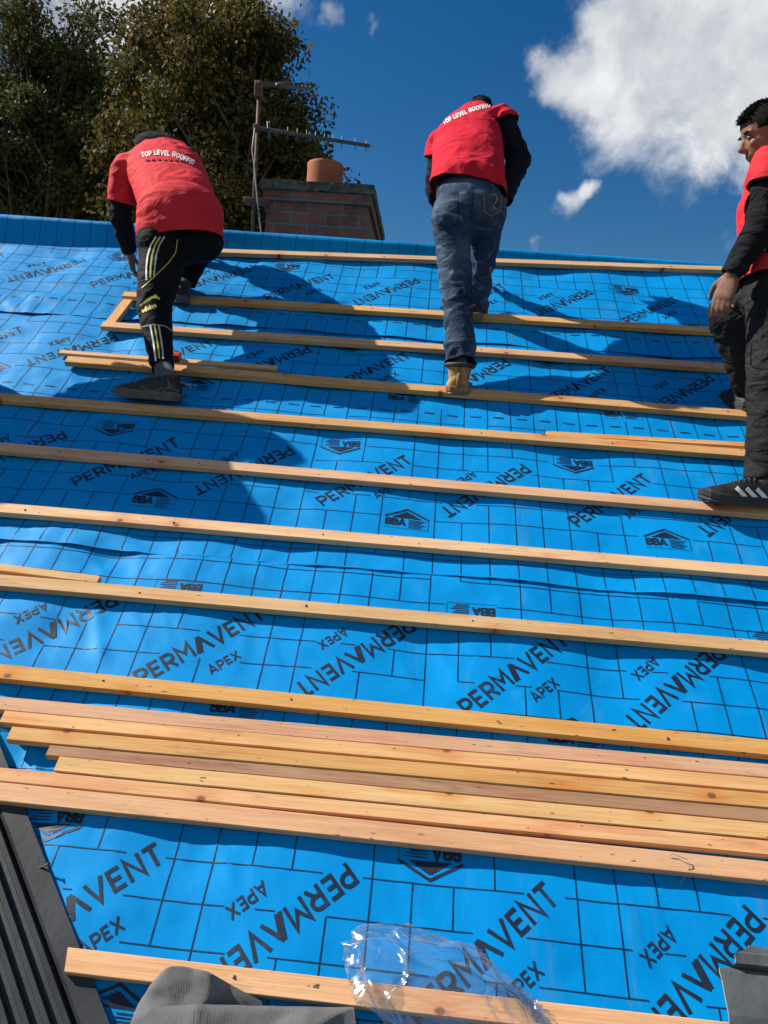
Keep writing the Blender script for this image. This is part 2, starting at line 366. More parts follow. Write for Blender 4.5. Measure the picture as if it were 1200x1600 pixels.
# ------------------------------------------------------------------ stroke lettering
def arc(cx, cy, rx, ry, a0, a1, n=7):
    return [(cx + rx * math.cos(math.radians(a0 + (a1 - a0) * i / n)), cy + ry * math.sin(math.radians(a0 + (a1 - a0) * i / n))) for i in range(n + 1)]
GL = {
 'P': (.62, [[(0.08, 0), (.08, 1)], [(.0, .92)] + arc(.34, .66, .26, .26, 90, -90) + [(.08, .40)]]),
 'E': (.58, [[(.08, 0), (.08, 1)], [(.0, .92), (.56, .92)], [(.08, .5), (.50, .5)], [(0, .08), (.56, .08)]]),
 'R': (.66, [[(.08, 0), (.08, 1)], [(0, .92)] + arc(.36, .67, .25, .25, 90, -90) + [(.08, .42)], [(.34, .42), (.60, 0)]]),
 'M': (.86, [[(.08, 0), (.08, 1), (.43, .40), (.78, 1), (.78, 0)]]),
 'W': (.98, [[(.05, 1), (.28, 0), (.49, .8), (.70, 0), (.93, 1)]]),
 'L_': (.82, [[(.0, 0), (.36, 1.0)], [(.16, 0), (.46, .86)], [(.40, 1.0), (.86, 0)], [(.48, .86), (.74, .22)]]),
 'A': (.76, [[(.04, 0), (.38, .98), (.72, 0)], [(.18, .30), (.58, .30)]]),
 'V': (.76, [[(.04, 1), (.38, .02), (.72, 1)]]),
 'N': (.74, [[(.08, 0), (.08, 1), (.66, 0), (.66, 1)]]),
 'T': (.64, [[(0, .92), (.64, .92)], [(.32, .92), (.32, 0)]]),
 'X': (.70, [[(.04, 0), (.66, 1)], [(.04, 1), (.66, 0)]]),
 'B': (.64, [[(.08, 0), (.08, 1)], [(0, .92)] + arc(.36, .72, .20, .20, 90, -90, 5) + [(.08, .52)], [(.08, .52)] + arc(.38, .30, .22, .22, 90, -90, 5) + [(0, .08)]]),
 'O': (.82, [arc(.41, .5, .33, .42, 0, 360, 14)]), 'L': (.54, [[(.08, 1), (.08, .08), (.54, .08)]]),
 'F': (.56, [[(.08, 0), (.08, 1)], [(0, .92), (.56, .92)], [(.08, .48), (.5, .48)]]), 'I': (.18, [[(.08, 0), (.08, 1)]]),
 'G': (.80, [arc(.41, .5, .33, .42, 45, 330, 12) + [(.72, .46), (.45, .46)]]),
 '1': (.34, [[(.02, .8), (.22, 1), (.22, 0)]]), '5': (.6, [[(.55, .92), (.12, .92), (.10, .55)] + arc(.28, .33, .26, .25, 80, -130, 7)]), '0': (.66, [arc(.32, .5, .25, .42, 0, 360, 12)]),
 'm': (.86, [[(.08, 0), (.08, .65)], [(.08, .5)] + arc(.25, .45, .16, .16, 160, 0, 5) + [(.41, 0)], [(.41, .45)] + arc(.58, .45, .16, .16, 160, 0, 5) + [(.74, 0)]]),
 'a': (.58, [arc(.27, .32, .21, .27, 0, 360, 10), [(.48, .64), (.48, 0)]]), 'd': (.58, [arc(.27, .32, .21, .27, 0, 360, 10), [(.48, 1), (.48, 0)]]),
 'i': (.2, [[(.08, 0), (.08, .62)], [(.08, .8), (.08, .95)]]), 's': (.48, [[(.44, .52)] + arc(.24, .46, .18, .14, 40, 250, 6) + arc(.24, .18, .18, .14, 80, -150, 6)]), ' ': (.4, [])}
def stroke_quads(pts, w, maxlen):
    """polyline -> list of quads (mitred), cut to maxlen"""
    P = [np.array(p, float) for p in pts]
    if len(P) > 2 and np.linalg.norm(P[0] - P[-1]) < 1e-6: closed = True; P = P[:-1]
    else: closed = False
    n = len(P); off = []
    for i in range(n):
        a = P[i - 1] if (i > 0 or closed) else None; b = P[(i + 1) % n] if (i < n - 1 or closed) else None
        ds = []
        if a is not None: d = P[i] - a; ds.append(d / (np.linalg.norm(d) + 1e-12))
        if b is not None: d = b - P[i]; ds.append(d / (np.linalg.norm(d) + 1e-12))
        ns = [np.array([-d[1], d[0]]) for d in ds]
        if len(ns) == 1: off.append(ns[0] * w / 2)
        else:
            m = ns[0] + ns[1]; L = np.linalg.norm(m)
            if L < .35: m = ns[0]; off.append(m * w / 2)
            else: m = m / L; off.append(m * (w / 2) / max(.42, m @ ns[0]))
    out = []
    for i in range(n if closed else n - 1):
        j = (i + 1) % n; k = max(1, int(math.ceil(np.linalg.norm(P[j] - P[i]) / maxlen)))
        for q in range(k):
            s0, s1 = q / k, (q + 1) / k
            l0 = (P[i] + off[i]) * (1 - s0) + (P[j] + off[j]) * s0; l1 = (P[i] + off[i]) * (1 - s1) + (P[j] + off[j]) * s1
            r0 = (P[i] - off[i]) * (1 - s0) + (P[j] - off[j]) * s0; r1 = (P[i] - off[i]) * (1 - s1) + (P[j] - off[j]) * s1
            out.append([r0, r1, l1, l0])
    return out
def text_quads(txt, weight=.15, gap=.13, maxlen=.5):
    """text with cap height 1 from x = 0 -> (quads, length)"""
    x = 0; out = []
    for ch in txt:
        w, st = GL[ch]
        for s in st: out += [[q + np.array([x, 0]) for q in Q] for Q in stroke_quads(s, weight, maxlen)]
        x += w + gap
    return out, x - gap

# ------------------------------------------------------------------ roof
BATTENS_V = [.485, 1.215, 1.56, 1.905, 2.225, 2.565, 2.885, 3.225, 3.555]
def crease_V(X): return 4.215 + .055 * max(-2.6, min(2.2, X)) - .012
def app_ridge(X): return 4.386 - .0164 * X
def surf_H(X, V, sheet):
    """height of the membrane over the batten plane"""
    pin = 1.0
    d = min(abs(V - b) for b in BATTENS_V); pin = min(1., max(0., (d - .02) / .09)); pin = pin * pin * (3 - 2 * pin)
    raf = math.sin(math.pi * (X + .21) / .55) ** 2
    left = min(1., max(0., (-.1 - X) / 1.2))
    w = fbm((X * 2.3, V * 3.1, 4.2 * sheet), 3)
    w2 = noise.noise((X * 5.2 + V * 3.1, V * 2.2 - X * 1.1, 9.7 + sheet)); w2 = (1 - abs(w2) * 2) ** 3 if abs(w2) < .5 else 0
    low = -.004 - .010 * raf * (1 - .3 * w)
    w3 = 1 - abs(noise.noise((X * 9 + 2 * w, V * 5 - X * 4, 2.2 + sheet))) * 3
    h = low + pin * (.009 + .008 * left) * w * (.4 + .6 * raf) + pin * (.003 + .005 * left) * w2 * raf + pin * (.0012 + .0022 * left) * max(0, w3)
    return min(h, -.0025 + .030 * pin)
def surface(X, s, sheet, lo, hi):
    """sheet coordinate (X, s) -> roof (X, V, N); the top sheet folds over the ridge"""
    h = surf_H(X, s, sheet)
    e = (s - lo) / .16
    if sheet > 0 and e < 1: h += (.003 + .012 * max(0, fbm((X * 2.6, 5.5 * sheet, 0), 2) + .12)) * (1 - e) ** 1.3
    t = (hi - s) / .20
    if sheet < 2 and t < 1: h -= .009 * min(1., (1 - t) * 2.2)
    if sheet < 2: return X, s, h
    c = crease_V(X)
    if s <= c: return X, s, h + (0 if s < c - .1 else (.0 - h) * ((s - c + .1) / .1))
    vt = c + .30 * (app_ridge(X) - c); nt = H * (1 - vt / app_ridge(X)); L = math.hypot(vt - c, nt)
    q = s - c
    if q <= L:
        k = q / L; return X, c + (vt - c) * k, nt * k + .004 * math.sin(math.pi * k) * (1 + noise.noise((X * 4, 0, 0)))
    q -= L; r = .03; a_end = R_(62)
    if q < r * a_end: a = q / r; return X, vt + r * math.sin(a) * 1.0, nt - r * (1 - math.cos(a))
    q -= r * a_end
    return X, vt + r * math.sin(a_end) + q * math.cos(2 * PITCH), nt - r * (1 - math.cos(a_end)) - q * math.sin(2 * PITCH)
XMIN, XMAX = -3.4, 2.9
def left_edge(s): return -.994 + (.824 - s) * .875      # the bottom sheet is cut along the valley
def box_of(c, ang, hw, hh): return c, math.cos(ang), math.sin(ang), hw, hh
def inside(b, x, y):
    c, ca, sa, hw, hh = b; dx, dy = x - c[0], y - c[1]
    return abs(dx * ca + dy * sa) < hw and abs(-dx * sa + dy * ca) < hh

ANG = R_(43); CAP = .060
ROWS = [  # centre V, X of one inverted wordmark's centre, period, sheet
    (.590, -.262, .985, 0), (1.387, -.165, .985, 0), (2.222, .246, .955, 1), (3.00, .19, .955, 1), (3.775, -.285, .945, 2)]
def logo_quads():
    q, L = text_quads('BBA', .24, .06, .4); k = .034
    out = [[(p - np.array([L + .1, 0])) * k for p in Q] for Q in q]
    # the roof-shaped triangle over the letters and the small-print lines beside them
    out += stroke_quads([(-.082, .042), (0, .085), (.084, .042)], .0075, .03)
    for i in range(7):
        w = .052 * (1 - i / 7) ; y = .042 + i * .0045
        out += stroke_quads([(-w, y), (w, y)], .0044, .03)
    for i in range(6): out += stroke_quads([(.008, .031 - i * .0075), (.070 - .016 * ((i * 37) % 3) / 2, .031 - i * .0075)], .0030, .03)
    out += stroke_quads([(-.084, -.014), (.080, -.014)], .0016, .03); out += stroke_quads([(.082, .040), (.082, -.014)], .0016, .03)
    return out
SEAMS = [(0.03, 1.93), (1.752, 3.47), (3.302, 4.9)]
def build_sheet(k, label):
    lo, hi = SEAMS[k]; st = .022
    nx = int((XMAX - XMIN) / st); ns = int((hi - lo) / st)
    base = RW(0, (lo + min(hi, 4.3)) / 2)
    bm = bmesh.new(); grid = np.zeros((ns + 1, nx + 1, 3)); vv = []
    for j in range(ns + 1):
        s = lo + (hi - lo) * j / ns; row = []
        for i in range(nx + 1):
            x = XMIN + (XMAX - XMIN) * i / nx
            if k == 0:
                xl = max(XMIN, left_edge(s)); x = xl + (XMAX - xl) * i / nx
            s2 = s
            if k > 0 and j == 0: s2 = s + .006 * noise.noise((x * 2.1, k, 0)) + .002 * noise.noise((x * 17, k, 3))
            p = surface(x, s2, k, lo, hi); grid[j, i] = p
            row.append(bm.verts.new(RW(*p) - base))
        vv.append(row)
    for j in range(ns):
        for i in range(nx):
            f = bm.faces.new((vv[j][i], vv[j][i + 1], vv[j + 1][i + 1], vv[j + 1][i])); f.smooth = True
    def place(x, s):                                   # point on the meshed sheet
        sj = (s - lo) / (hi - lo) * ns; j = int(max(0, min(ns - 1, math.floor(sj)))); b = sj - j
        xl = XMIN
        if k == 0: xl = max(XMIN, left_edge(s))
        si = (x - xl) / (XMAX - xl) * nx; i = int(max(0, min(nx - 1, math.floor(si)))); a = si - i
        g = grid[j, i] * (1 - a) * (1 - b) + grid[j, i + 1] * a * (1 - b) + grid[j + 1, i] * (1 - a) * b + grid[j + 1, i + 1] * a * b
        e1 = RW(*grid[j, i + 1]) - RW(*grid[j, i]); e2 = RW(*grid[j + 1, i]) - RW(*grid[j, i])
        return RW(*g) + e1.cross(e2).normalized() * .0013 - base
    def inked(Q):
        for p in Q:
            if p[1] < lo + .004 or p[1] > hi - .01 or p[0] > XMAX - .05 or p[0] < XMIN + .05 or (k == 0 and p[0] < left_edge(p[1]) + .004): return
        f = bm.faces.new([bm.verts.new(place(*p)) for p in Q]); f.material_index = 1
    blocks = []
    tq, tl = text_quads(['P', 'E', 'R', 'M', 'L_', 'V', 'E', 'N', 'T'], .165, .135, .4)
    aq, al = text_quads('APEX', .16, .14, .4)
    lq = logo_quads(); rnd = random.Random(5 + k)
    for cv, cx, per, sh in ROWS:
        if sh != k: continue
        for m in range(-4, 5):
            for inv in (0, 1):
                c = np.array([cx + per * m + (0 if inv else -per / 2), cv + .004 * rnd.uniform(-1, 1)])
                a = ANG + (math.pi if inv else 0); R2 = np.array([[math.cos(a), -math.sin(a)], [math.sin(a), math.cos(a)]])
                for Q in tq: inked([c + R2 @ ((p - np.array([tl / 2, .5])) * CAP) for p in Q])
                for Q in aq: inked([c + R2 @ (p * .034 + np.array([-.03, -.117])) for p in Q])
                blocks.append(box_of(c, a, tl / 2 * CAP + .002, .032)); o2 = R2 @ np.array([-.03 + al * .017, -.10]); blocks.append(box_of(c + o2, a, al * .017 + .004, .018))
                lc = c + (np.array([.355, .235]) if inv else np.array([.155 + .5 - per / 2, -.232]))
                sg = -1 if inv else 1
                for Q in lq: inked([lc + p * sg for p in Q])
                blocks.append(box_of(lc + np.array([0, .03 * sg]), 0, .082, .040))
    gx0, gs0 = .05, .03
    def free(p, q):
        for t in (0, .25, .5, .75, 1):
            x, y = p[0] + (q[0] - p[0]) * t, p[1] + (q[1] - p[1]) * t
            for b in blocks:
                if inside(b, x, y): return False
        return True
    dash_s = {1: [lo + .15, 2.69], 2: [3.45, 4.13], 0: []}[k]
    for i in range(-35, 30):
        x = gx0 + i * .1
        for j in range(0, 60):
            s = gs0 + j * .1
            if s > hi: break
            x2 = x + .012 * noise.noise((x, s * .5, 3 * k)); x3 = x + .012 * noise.noise((x, (s + .1) * .5, 3 * k))
            s0, s1 = max(s, lo + .006), min(s + .1, hi - .012)
            if s1 - s0 > .02 and free((x, s0), (x, s1)) and rnd.random() > .02:
                for Q in stroke_quads([(x2, s0), (x3, s1)], .0027, .022): inked(Q)
            if any(abs(s - d_) < .06 for d_ in dash_s) or (k == 2 and s > 4.15): continue
            if s > lo + .03 and rnd.random() > .03:
                for h_ in range(4):
                    if free((x + .025 * h_, s), (x + .025 * h_ + .025, s)):
                        for Q in stroke_quads([(x + .025 * h_, s), (x + .025 * h_ + .025, s)], .0026, .03): inked(Q)
    if k:
        mq, ml = text_quads('150mm', .16, .12, .6)
        for d_ in dash_s[1:] if k == 1 else dash_s[:1]:
            for i in range(-34, 29):
                x = .0775 + i * .1
                if i % 4 == 1:
                    for Q in mq: inked([np.array([x, d_ - .006]) + p * .013 for p in Q])
                else:
                    for Q in stroke_quads([(x, d_), (x + .045, d_)], .0075, .022): inked(Q)
    o = bm_obj('roofing_membrane', bm, [M['membrane'], M['ink']]); o.location = base
    tag(o, label, 'roof membrane', 'overlapping rolls of blue roofing membrane')
build_sheet(0, 'lowest roll of blue printed membrane, cut along the black valley trough')
build_sheet(1, 'middle roll of blue printed membrane with a lapped edge above and below')
build_sheet(2, 'uppermost roll of blue printed membrane folded over the ridge')

BN = [0]
def batten(pl, pr, w, label, wood='pine', t=.025, extl=0., extr=0., n0=0., tilt=0., cat='timber batten', group='timber battens nailed across the roof', slant=0., nails=None):
    """back top edge from photo points pl to pr, width w down the slope"""
    a = onroof(*pl, N=n0 + t); b = onroof(*pr, N=n0 + t)
    if nails is None: nails = group == 'timber battens nailed across the roof'
    A, B = Vector((a[0], a[1], 0)), Vector((b[0], b[1], 0)); d = (B - A).normalized()
    A = A - d * extl; B = B + d * extr; L = (B - A).length; Vd = Vector((-d.y, d.x, 0))
    ex = (RX * d.x + RV * d.y); ev = (RX * Vd.x + RV * Vd.y)
    c = (A + B) / 2 - Vd * w / 2
    bm = bmesh.new(); BN[0] += 1; rnd = random.Random(BN[0])
    ns = max(2, int(L / .12)); g = .0018
    prof = [(-w / 2 + g, 0), (w / 2 - g, 0), (w / 2, g), (w / 2, t - g), (w / 2 - g, t), (-w / 2 + g, t), (-w / 2, t - g), (-w / 2, g)]
    rings = []
    for i in range(ns + 1):
        x = -L / 2 + L * i / ns; bow = .0022 * fbm((x * .8, BN[0] * 3.7, 0), 2) if cat == 'timber batten' else 0
        rings.append([Vector((x + (slant * y / w if i in (0, ns) else 0), y + bow + .0005 * noise.noise((x * 9, y * 90, BN[0])), z + tilt * (y + w / 2) + .0004 * noise.noise((x * 7, z * 90, BN[0] + 5)))) for y, z in prof])
    loft(bm, rings); bmesh.ops.recalc_face_normals(bm, faces=bm.faces)
    o = bm_obj('timber_batten', bm, M[wood])
    m = Matrix.Identity(4)
    for i in range(3): m[i][0] = ex[i]; m[i][1] = ev[i]; m[i][2] = RN[i]
    m.translation = RW(c.x, c.y, n0); o.matrix_world = m
    if nails:
        for i in range(-6, 6):
            x = .21 + .55 * i + rnd.uniform(-.02, .02) - c.x
            if abs(x) > L / 2 - .02 or not -2.1 < x + c.x < 1.6 or rnd.random() < .45: continue
            b2 = bmesh.new(); tube(b2, [Vector((x, rnd.uniform(-.008, .008), t - .001)), Vector((x, 0, t + .0012))], [.0032, .0032], 10)
            nh = bm_obj('nail_head', b2, M['lead'], o)
    return tag(o, label, cat, group)
E_ = dict(extl=1.3, extr=1.2)
batten((335, 388), (1130, 416), .05, 'topmost long batten, running just under the ridge fold', 'pale', extr=1.0)
batten((195, 455), (1115, 511), .05, 'batten under the left worker\'s rear foot, upper side of the open frame', 'pine', extr=1.0)
batten((162, 502), (1140, 568), .05, 'lower side of the open batten frame, passing behind the jeans', 'pine', extr=1.0)
batten((107, 556), (1182, 642), .05, 'batten under the tan boot, its left end beside the tracksuit leg', 'pine', extr=1.0)
batten((95, 546), (434, 571), .03, 'thin short lath lying behind the batten by the left worker\'s front leg', 'pale', t=.018, group='loose short timber pieces')
batten((0, 614), (1172, 702), .05, 'full width batten under the black trainer at the left', 'pine', **E_)
batten((854, 673), (1172, 691), .03, 'short reddish batten lying along the upper side of another at the right', 'pink', extr=.6, group='loose short timber pieces')
batten((0, 691), (1200, 791), .05, 'full width batten that the striped trainer at the right stands on', 'pine', **E_)
batten((0, 785), (1200, 885), .05, 'full width batten next above the lower lap line of the membrane', 'pale', **E_)
batten((0, 897), (1200, 1001), .05, 'full width batten below the lower lap line, a short piece against its left end', 'pale', **E_)
batten((0, 880), (157, 899), .032, 'short pale batten end lying against the left of a long batten below the lap', 'pale', extl=1.0, group='loose short timber pieces')
batten((0, 1037), (1200, 1156), .05, 'nailed batten just above the loose pile of timber', 'orange', **E_)
PG = 'loose battens lying side by side in a pile'
batten((0, 1088), (1200, 1194), .0425, 'pinkish uppermost batten of the loose pile', 'pink', extl=.7, extr=1.2, group=PG)
batten((8, 1110), (1200, 1216), .0385, 'second batten of the loose pile, its left end jutting past the one below', 'pine', extr=1.2, group=PG, n0=.002)
batten((20, 1134), (1200, 1240), .0415, 'third batten of the loose pile, pale with a wide knot near its left end', 'orange', extr=1.2, group=PG, n0=.004)
batten((81, 1158), (1200, 1262), .0415, 'dull brown batten in the middle of the loose pile with a black stain', 'brown', extr=1.2, group=PG, n0=.0)
batten((93, 1182), (1200, 1286), .0425, 'pale batten under the brown one in the loose pile', 'pale', extr=1.2, group=PG, n0=.002)
batten((0, 1199), (1200, 1313), .0375, 'last but one batten of the loose pile, long on the left', 'orange', extl=.02, extr=1.2, group=PG, n0=-.001)
batten((0, 1221), (1200, 1346), .050, 'lowest batten of the loose pile, with a thread snagged on its right half', 'orange', extl=.03, extr=1.2, group=PG, n0=.001)
batten((110, 1480), (1120, 1595), .050, 'bottom batten starting beside the black valley trough, under the plastic bag', 'orange', extr=1.2, slant=-.012)
def cross_piece():
    a = onroof(196, 463, .025); b = onroof(165, 503, .025)
    A, B = Vector((*a, 0)), Vector((*b, 0)); d = (B - A).normalized(); B = B + d * 0; s = Vector((-d.y, d.x, 0))
    bm = bmesh.new(); L = (B - A).length
    box(bm, (-L / 2 + .026, -.025, 0), (L / 2 - .004, .025, .0245), bevel=.0015)
    o = bm_obj('timber_batten', bm, M['pine']); m = Matrix.Identity(4); ex = RX * d.x + RV * d.y; ev = RX * s.x + RV * s.y
    for i in range(3): m[i][0] = ex[i]; m[i][1] = ev[i]; m[i][2] = RN[i]
    c = (A + B) / 2 + s * .022; m.translation = RW(c.x, c.y, 0); o.matrix_world = m
    tag(o, 'short cross piece closing the left end of the open batten frame', 'timber batten', 'loose short timber pieces')
cross_piece()

# valley trough at the lower left: flat flange, then ribs, running with the cut edge of the membrane
def trough(name, label, cat):
    a = Vector((*onroof(30, 1255), 0)); b = Vector((*onroof(165, 1600), 0)); d = (b - a).normalized(); s = Vector((d.y, -d.x, 0))
    if s.x > 0: s = -s
    A = a - d * 1.1; B = b + d * .35
    prof = [(-.10, -.016), (.012, -.010), (.012, .004), (.0, .0062), (-.0005, .008), (.050, .009), (.056, .004)]
    prof = [(-.008, -.012), (-.008, .005), (.042, .006), (.050, .001)]
    x = .055
    for i in range(9):
        prof += [(x, -.004), (x + .004, .015 if i else .018), (x + .015, .016 if i else .019), (x + .020, -.004)]; x += .036
    prof += [(x + .02, -.01), (x + .02, -.022)]
    prof += [(-.0, -.022)]
    bm = bmesh.new(); rings = []
    n = 40
    for i in range(n + 1):
        p = A + (B - A) * i / n
        rings.append([RW(p.x + s.x * u, p.y + s.y * u, v + .0015 * noise.noise((i * .3, u * 20, 0))) for u, v in prof])
    loft(bm, rings); bmesh.ops.recalc_face_normals(bm, faces=bm.faces)
    base = RW((A.x + B.x) / 2, (A.y + B.y) / 2)
    o = bm_obj(name, bm, M['trough'], base=base); o.location = base
    tag(o, label, cat)
trough('valley_trough', 'black ribbed plastic valley trough along the lower left roof edge', 'valley trough')

def patch(name, ctrl, mat_, label, cat, nu=36, nv=28, thick=.0012, rough=.0, uvs=1.):
    """smooth sheet through a grid of (px, py, N) control points"""
    P = []
    for row in ctrl:
        P.append([RW(*onroof(px, py, N), N) for px, py, N in row])
    def cr(p, t):
        n = len(p) - 1; i = min(int(t * n), n - 1); f = t * n - i
        p0, p1, p2, p3 = p[max(i - 1, 0)], p[i], p[i + 1], p[min(i + 2, n)]
        return .5 * ((2 * p1) + (p2 - p0) * f + (2 * p0 - 5 * p1 + 4 * p2 - p3) * f * f + (3 * p1 - p0 - 3 * p2 + p3) * f ** 3)
    bm = bmesh.new(); uv = bm.loops.layers.uv.new('UVMap'); vs = []
    for j in range(nv + 1):
        r = []
        for i in range(nu + 1):
            p = cr([cr(row, i / nu) for row in P], j / nv)
            if rough: p = p + RN * rough * (fbm(p * 9, 3) + 1.3 * max(0, 1 - 4 * abs(noise.noise(p * 7 + Vector((3, 1, 8)))))  )
            r.append(bm.verts.new(p))
        vs.append(r)
    for j in range(nv):
        for i in range(nu):
            f = bm.faces.new((vs[j][i], vs[j][i + 1], vs[j + 1][i + 1], vs[j + 1][i])); f.smooth = True
            for l, (a, b) in zip(f.loops, ((i, j), (i + 1, j), (i + 1, j + 1), (i, j + 1))): l[uv].uv = (a / nu * uvs, b / nv * uvs * .6)
    base = P[0][0].copy(); bmesh.ops.solidify(bm, geom=bm.faces[:], thickness=thick)
    o = bm_obj(name, bm, mat_, base=base, smooth=True); o.location = base
    tag(o, label, cat); return o
patch('membrane_offcut', [
    [(196, 1660, .004), (204, 1606, .006), (222, 1562, .012), (246, 1530, .03), (262, 1518, .05)],
    [(250, 1690, .01), (236, 1606, .028), (246, 1546, .052), (262, 1513, .062), (276, 1509, .060)],
    [(330, 1690, .012), (312, 1610, .026), (306, 1552, .040), (306, 1524, .052), (305, 1515, .054)],
    [(400, 1690, .01), (380, 1625, .016), (366, 1580, .026), (360, 1550, .038), (350, 1533, .042)],
    [(450, 1690, .010), (432, 1630, .012), (420, 1595, .014), (412, 1578, .016), (408, 1564, .018)]],
    M['weave'], 'grey woven offcut curled up over the bottom batten', 'membrane offcut', uvs=1.0, rough=.011, nu=60, nv=50)
patch('membrane_offcut', [
    [(210, 1720, .02), (214, 1640, .05), (220, 1605, .06), (236, 1580, .064), (262, 1573, .05)],
    [(300, 1720, .02), (300, 1640, .06), (302, 1605, .066), (306, 1580, .066), (312, 1571, .05)],
    [(400, 1720, .02), (400, 1640, .06), (402, 1605, .064), (405, 1580, .062), (408, 1571, .05)],
    [(500, 1720, .02), (496, 1640, .055), (492, 1605, .058), (490, 1580, .056), (488, 1573, .046)],
    [(570, 1720, .02), (562, 1640, .045), (556, 1606, .05), (554, 1582, .05), (552, 1575, .044)]],
    M['weave'], 'flat grey woven fold lying in front of the curled offcut', 'membrane offcut', uvs=1.2, rough=.009, nu=60, nv=50)

def offcut_sheet():
    """ribbed plastic offcut with a ragged sawn end, lower right"""
    O = RW(*onroof(1122, 1512, .07), .07)
    e1 = (RW(*onroof(1215, 1522, .07), .07) - O).normalized()          # along the ribs
    e2 = (RV - e1 * RV.dot(e1)).normalized(); e3 = e1.cross(e2); e3 = e3 if e3.dot(RN) > 0 else -e3
    prof = [(-.20, -.045), (-.13, -.012), (-.09, .0), (-.006, .004), (.0, .002), (.004, -.003), (.008, .018), (.028, .022), (.033, .018), (.037, .006), (.046, .004), (.06, -.02)]
    start = [.02, .0, .003, .0, .002, .03, .034, .037, .05, .055, .075, .09]
    bm = bmesh.new(); rings = []; n = 26
    pts = []
    for (a, b), (c, d_), s0, s1 in zip(prof, prof[1:], start, start[1:]):
        for q in range(4):
            f = q / 4; pts.append((a + (c - a) * f, b + (d_ - b) * f, s0 + (s1 - s0) * f))
    pts.append((*prof[-1], start[-1]))
    top = []; bot = []
    for i in range(n + 1):
        x = .45 * i / n
        top.append([O + e1 * (x * (1 - s / .45) + s + (.004 * noise.noise((a * 160, 1, 2)) if i == 0 else 0)) + e2 * a + e3 * b for a, b, s in pts])
        bot.append([p - e3 * .0035 for p in top[-1]])
    T = [[bm.verts.new(p) for p in r] for r in top]; B = [[bm.verts.new(p) for p in r] for r in bot]; m = len(pts)
    for i in range(n):
        for j in range(m - 1):
            bm.faces.new((T[i][j], T[i + 1][j], T[i + 1][j + 1], T[i][j + 1])); bm.faces.new((B[i][j + 1], B[i + 1][j + 1], B[i + 1][j], B[i][j]))
        bm.faces.new((T[i][0], B[i][0], B[i + 1][0], T[i + 1][0])); bm.faces.new((T[i][-1], T[i + 1][-1], B[i + 1][-1], B[i][-1]))
    for j in range(m - 1):
        f = bm.faces.new((T[0][j], T[0][j + 1], B[0][j + 1], B[0][j])); f.material_index = 1
        bm.faces.new((T[n][j + 1], T[n][j], B[n][j], B[n][j + 1]))
    base = O.copy(); o = bm_obj('trough_offcut', bm, [M['offcut'], M['cutedge']], base=base); o.location = base
    tag(o, 'sawn off end of black ribbed trough lying at the lower right', 'trough offcut')
offcut_sheet()

def plastic_bag():
    X0, V0 = onroof(690, 1560, .03)
    base = RW(X0, V0, .03); bm = bmesh.new(); rnd = random.Random(3)
    n, m = 110, 64; rows = []
    for j in range(m + 1):
        t = math.pi * (j / m); r = []
        for i in range(n):
            p = 2 * math.pi * i / n
            x, y, z = math.sin(t) * math.cos(p), math.sin(t) * math.sin(p), math.cos(t)
            q = Vector((x, y, z))
            a = 1 + .16 * fbm(q * 1.6 + Vector((3.1, 0, 0)), 2)
            rd = 0
            for sc, am in ((1.5, .17), (3.2, .05)):
                v = abs(noise.noise(q * sc + Vector((1.3, 7.7, sc)))); rd += am * (1 - min(1, v * 3.2)) ** 2
            a += rd - .10
            X = .235 * x * a - .03 * z; V = .115 * y * a - .12 * (x * .5) ; N = (.082 if z > 0 else .03) * z * a
            r.append(bm.verts.new(RX * X + RV * V + RN * max(N + .018, -.026 + .004 * noise.noise((x * 6, y * 6, 1)))))
        rows.append(r)
    for j in range(m):
        for i in range(n):
            bm.faces.new((rows[j][i], rows[j][(i + 1) % n], rows[j + 1][(i + 1) % n], rows[j + 1][i])).smooth = True
    bmesh.ops.remove_doubles(bm, verts=bm.verts, dist=1e-5)
    o = bm_obj('plastic_bag', bm, M['film']); o.location = base
    tag(o, 'crumpled clear plastic bag lying over the bottom batten', 'plastic bag')
plastic_bag()

def small_things():
    bm = bmesh.new(); X, V = onroof(62, 1357); p = RW(X, V, .004); q = RW(*onroof(76, 1350, .02), .02)
    tube(bm, [p, q], .0022, 8); tube(bm, [q, q + (q - p).normalized() * .002], .0045, 10)
    o = bm_obj('nail', bm, M['rust'], base=p); o.location = p; tag(o, 'rusty nail sticking up at the membrane edge beside the trough', 'nail')
    bm = bmesh.new(); pts = []
    for px, py, N in ((1045, 1337, .030), (1052, 1334, .034), (1062, 1338, .036), (1074, 1343, .034), (1077, 1350, .033), (1075, 1362, .024), (1070, 1370, .01), (1062, 1381, .004)):
        pts.append(RW(*onroof(px, py, N), N))
    tube(bm, pts, .0011, 6); o = bm_obj('thread', bm, M['cable'], base=pts[0]); o.location = pts[0]
    tag(o, 'pale loose thread hanging off the lowest batten of the pile', 'thread')
    base = RW(*onroof(274, 566), .0); t = thing('tape_measure', 'small red and black tape measure behind the left worker\'s front ankle', 'tape measure', base)
    bm = bmesh.new(); m = Matrix((tuple([*RX, 0]), tuple([*RV, 0]), tuple([*RN, 0]), (0, 0, 0, 1))).transposed()
    box(bm, (-.03, -.02, 0), (.03, .02, .045), m, .008); bm_obj('case', bm, M['redplastic'], t)
    bm = bmesh.new(); box(bm, (-.026, -.024, .012), (.026, -.0205, .052), m, .003); bm_obj('grip', bm, M['sole'], t)
small_things()

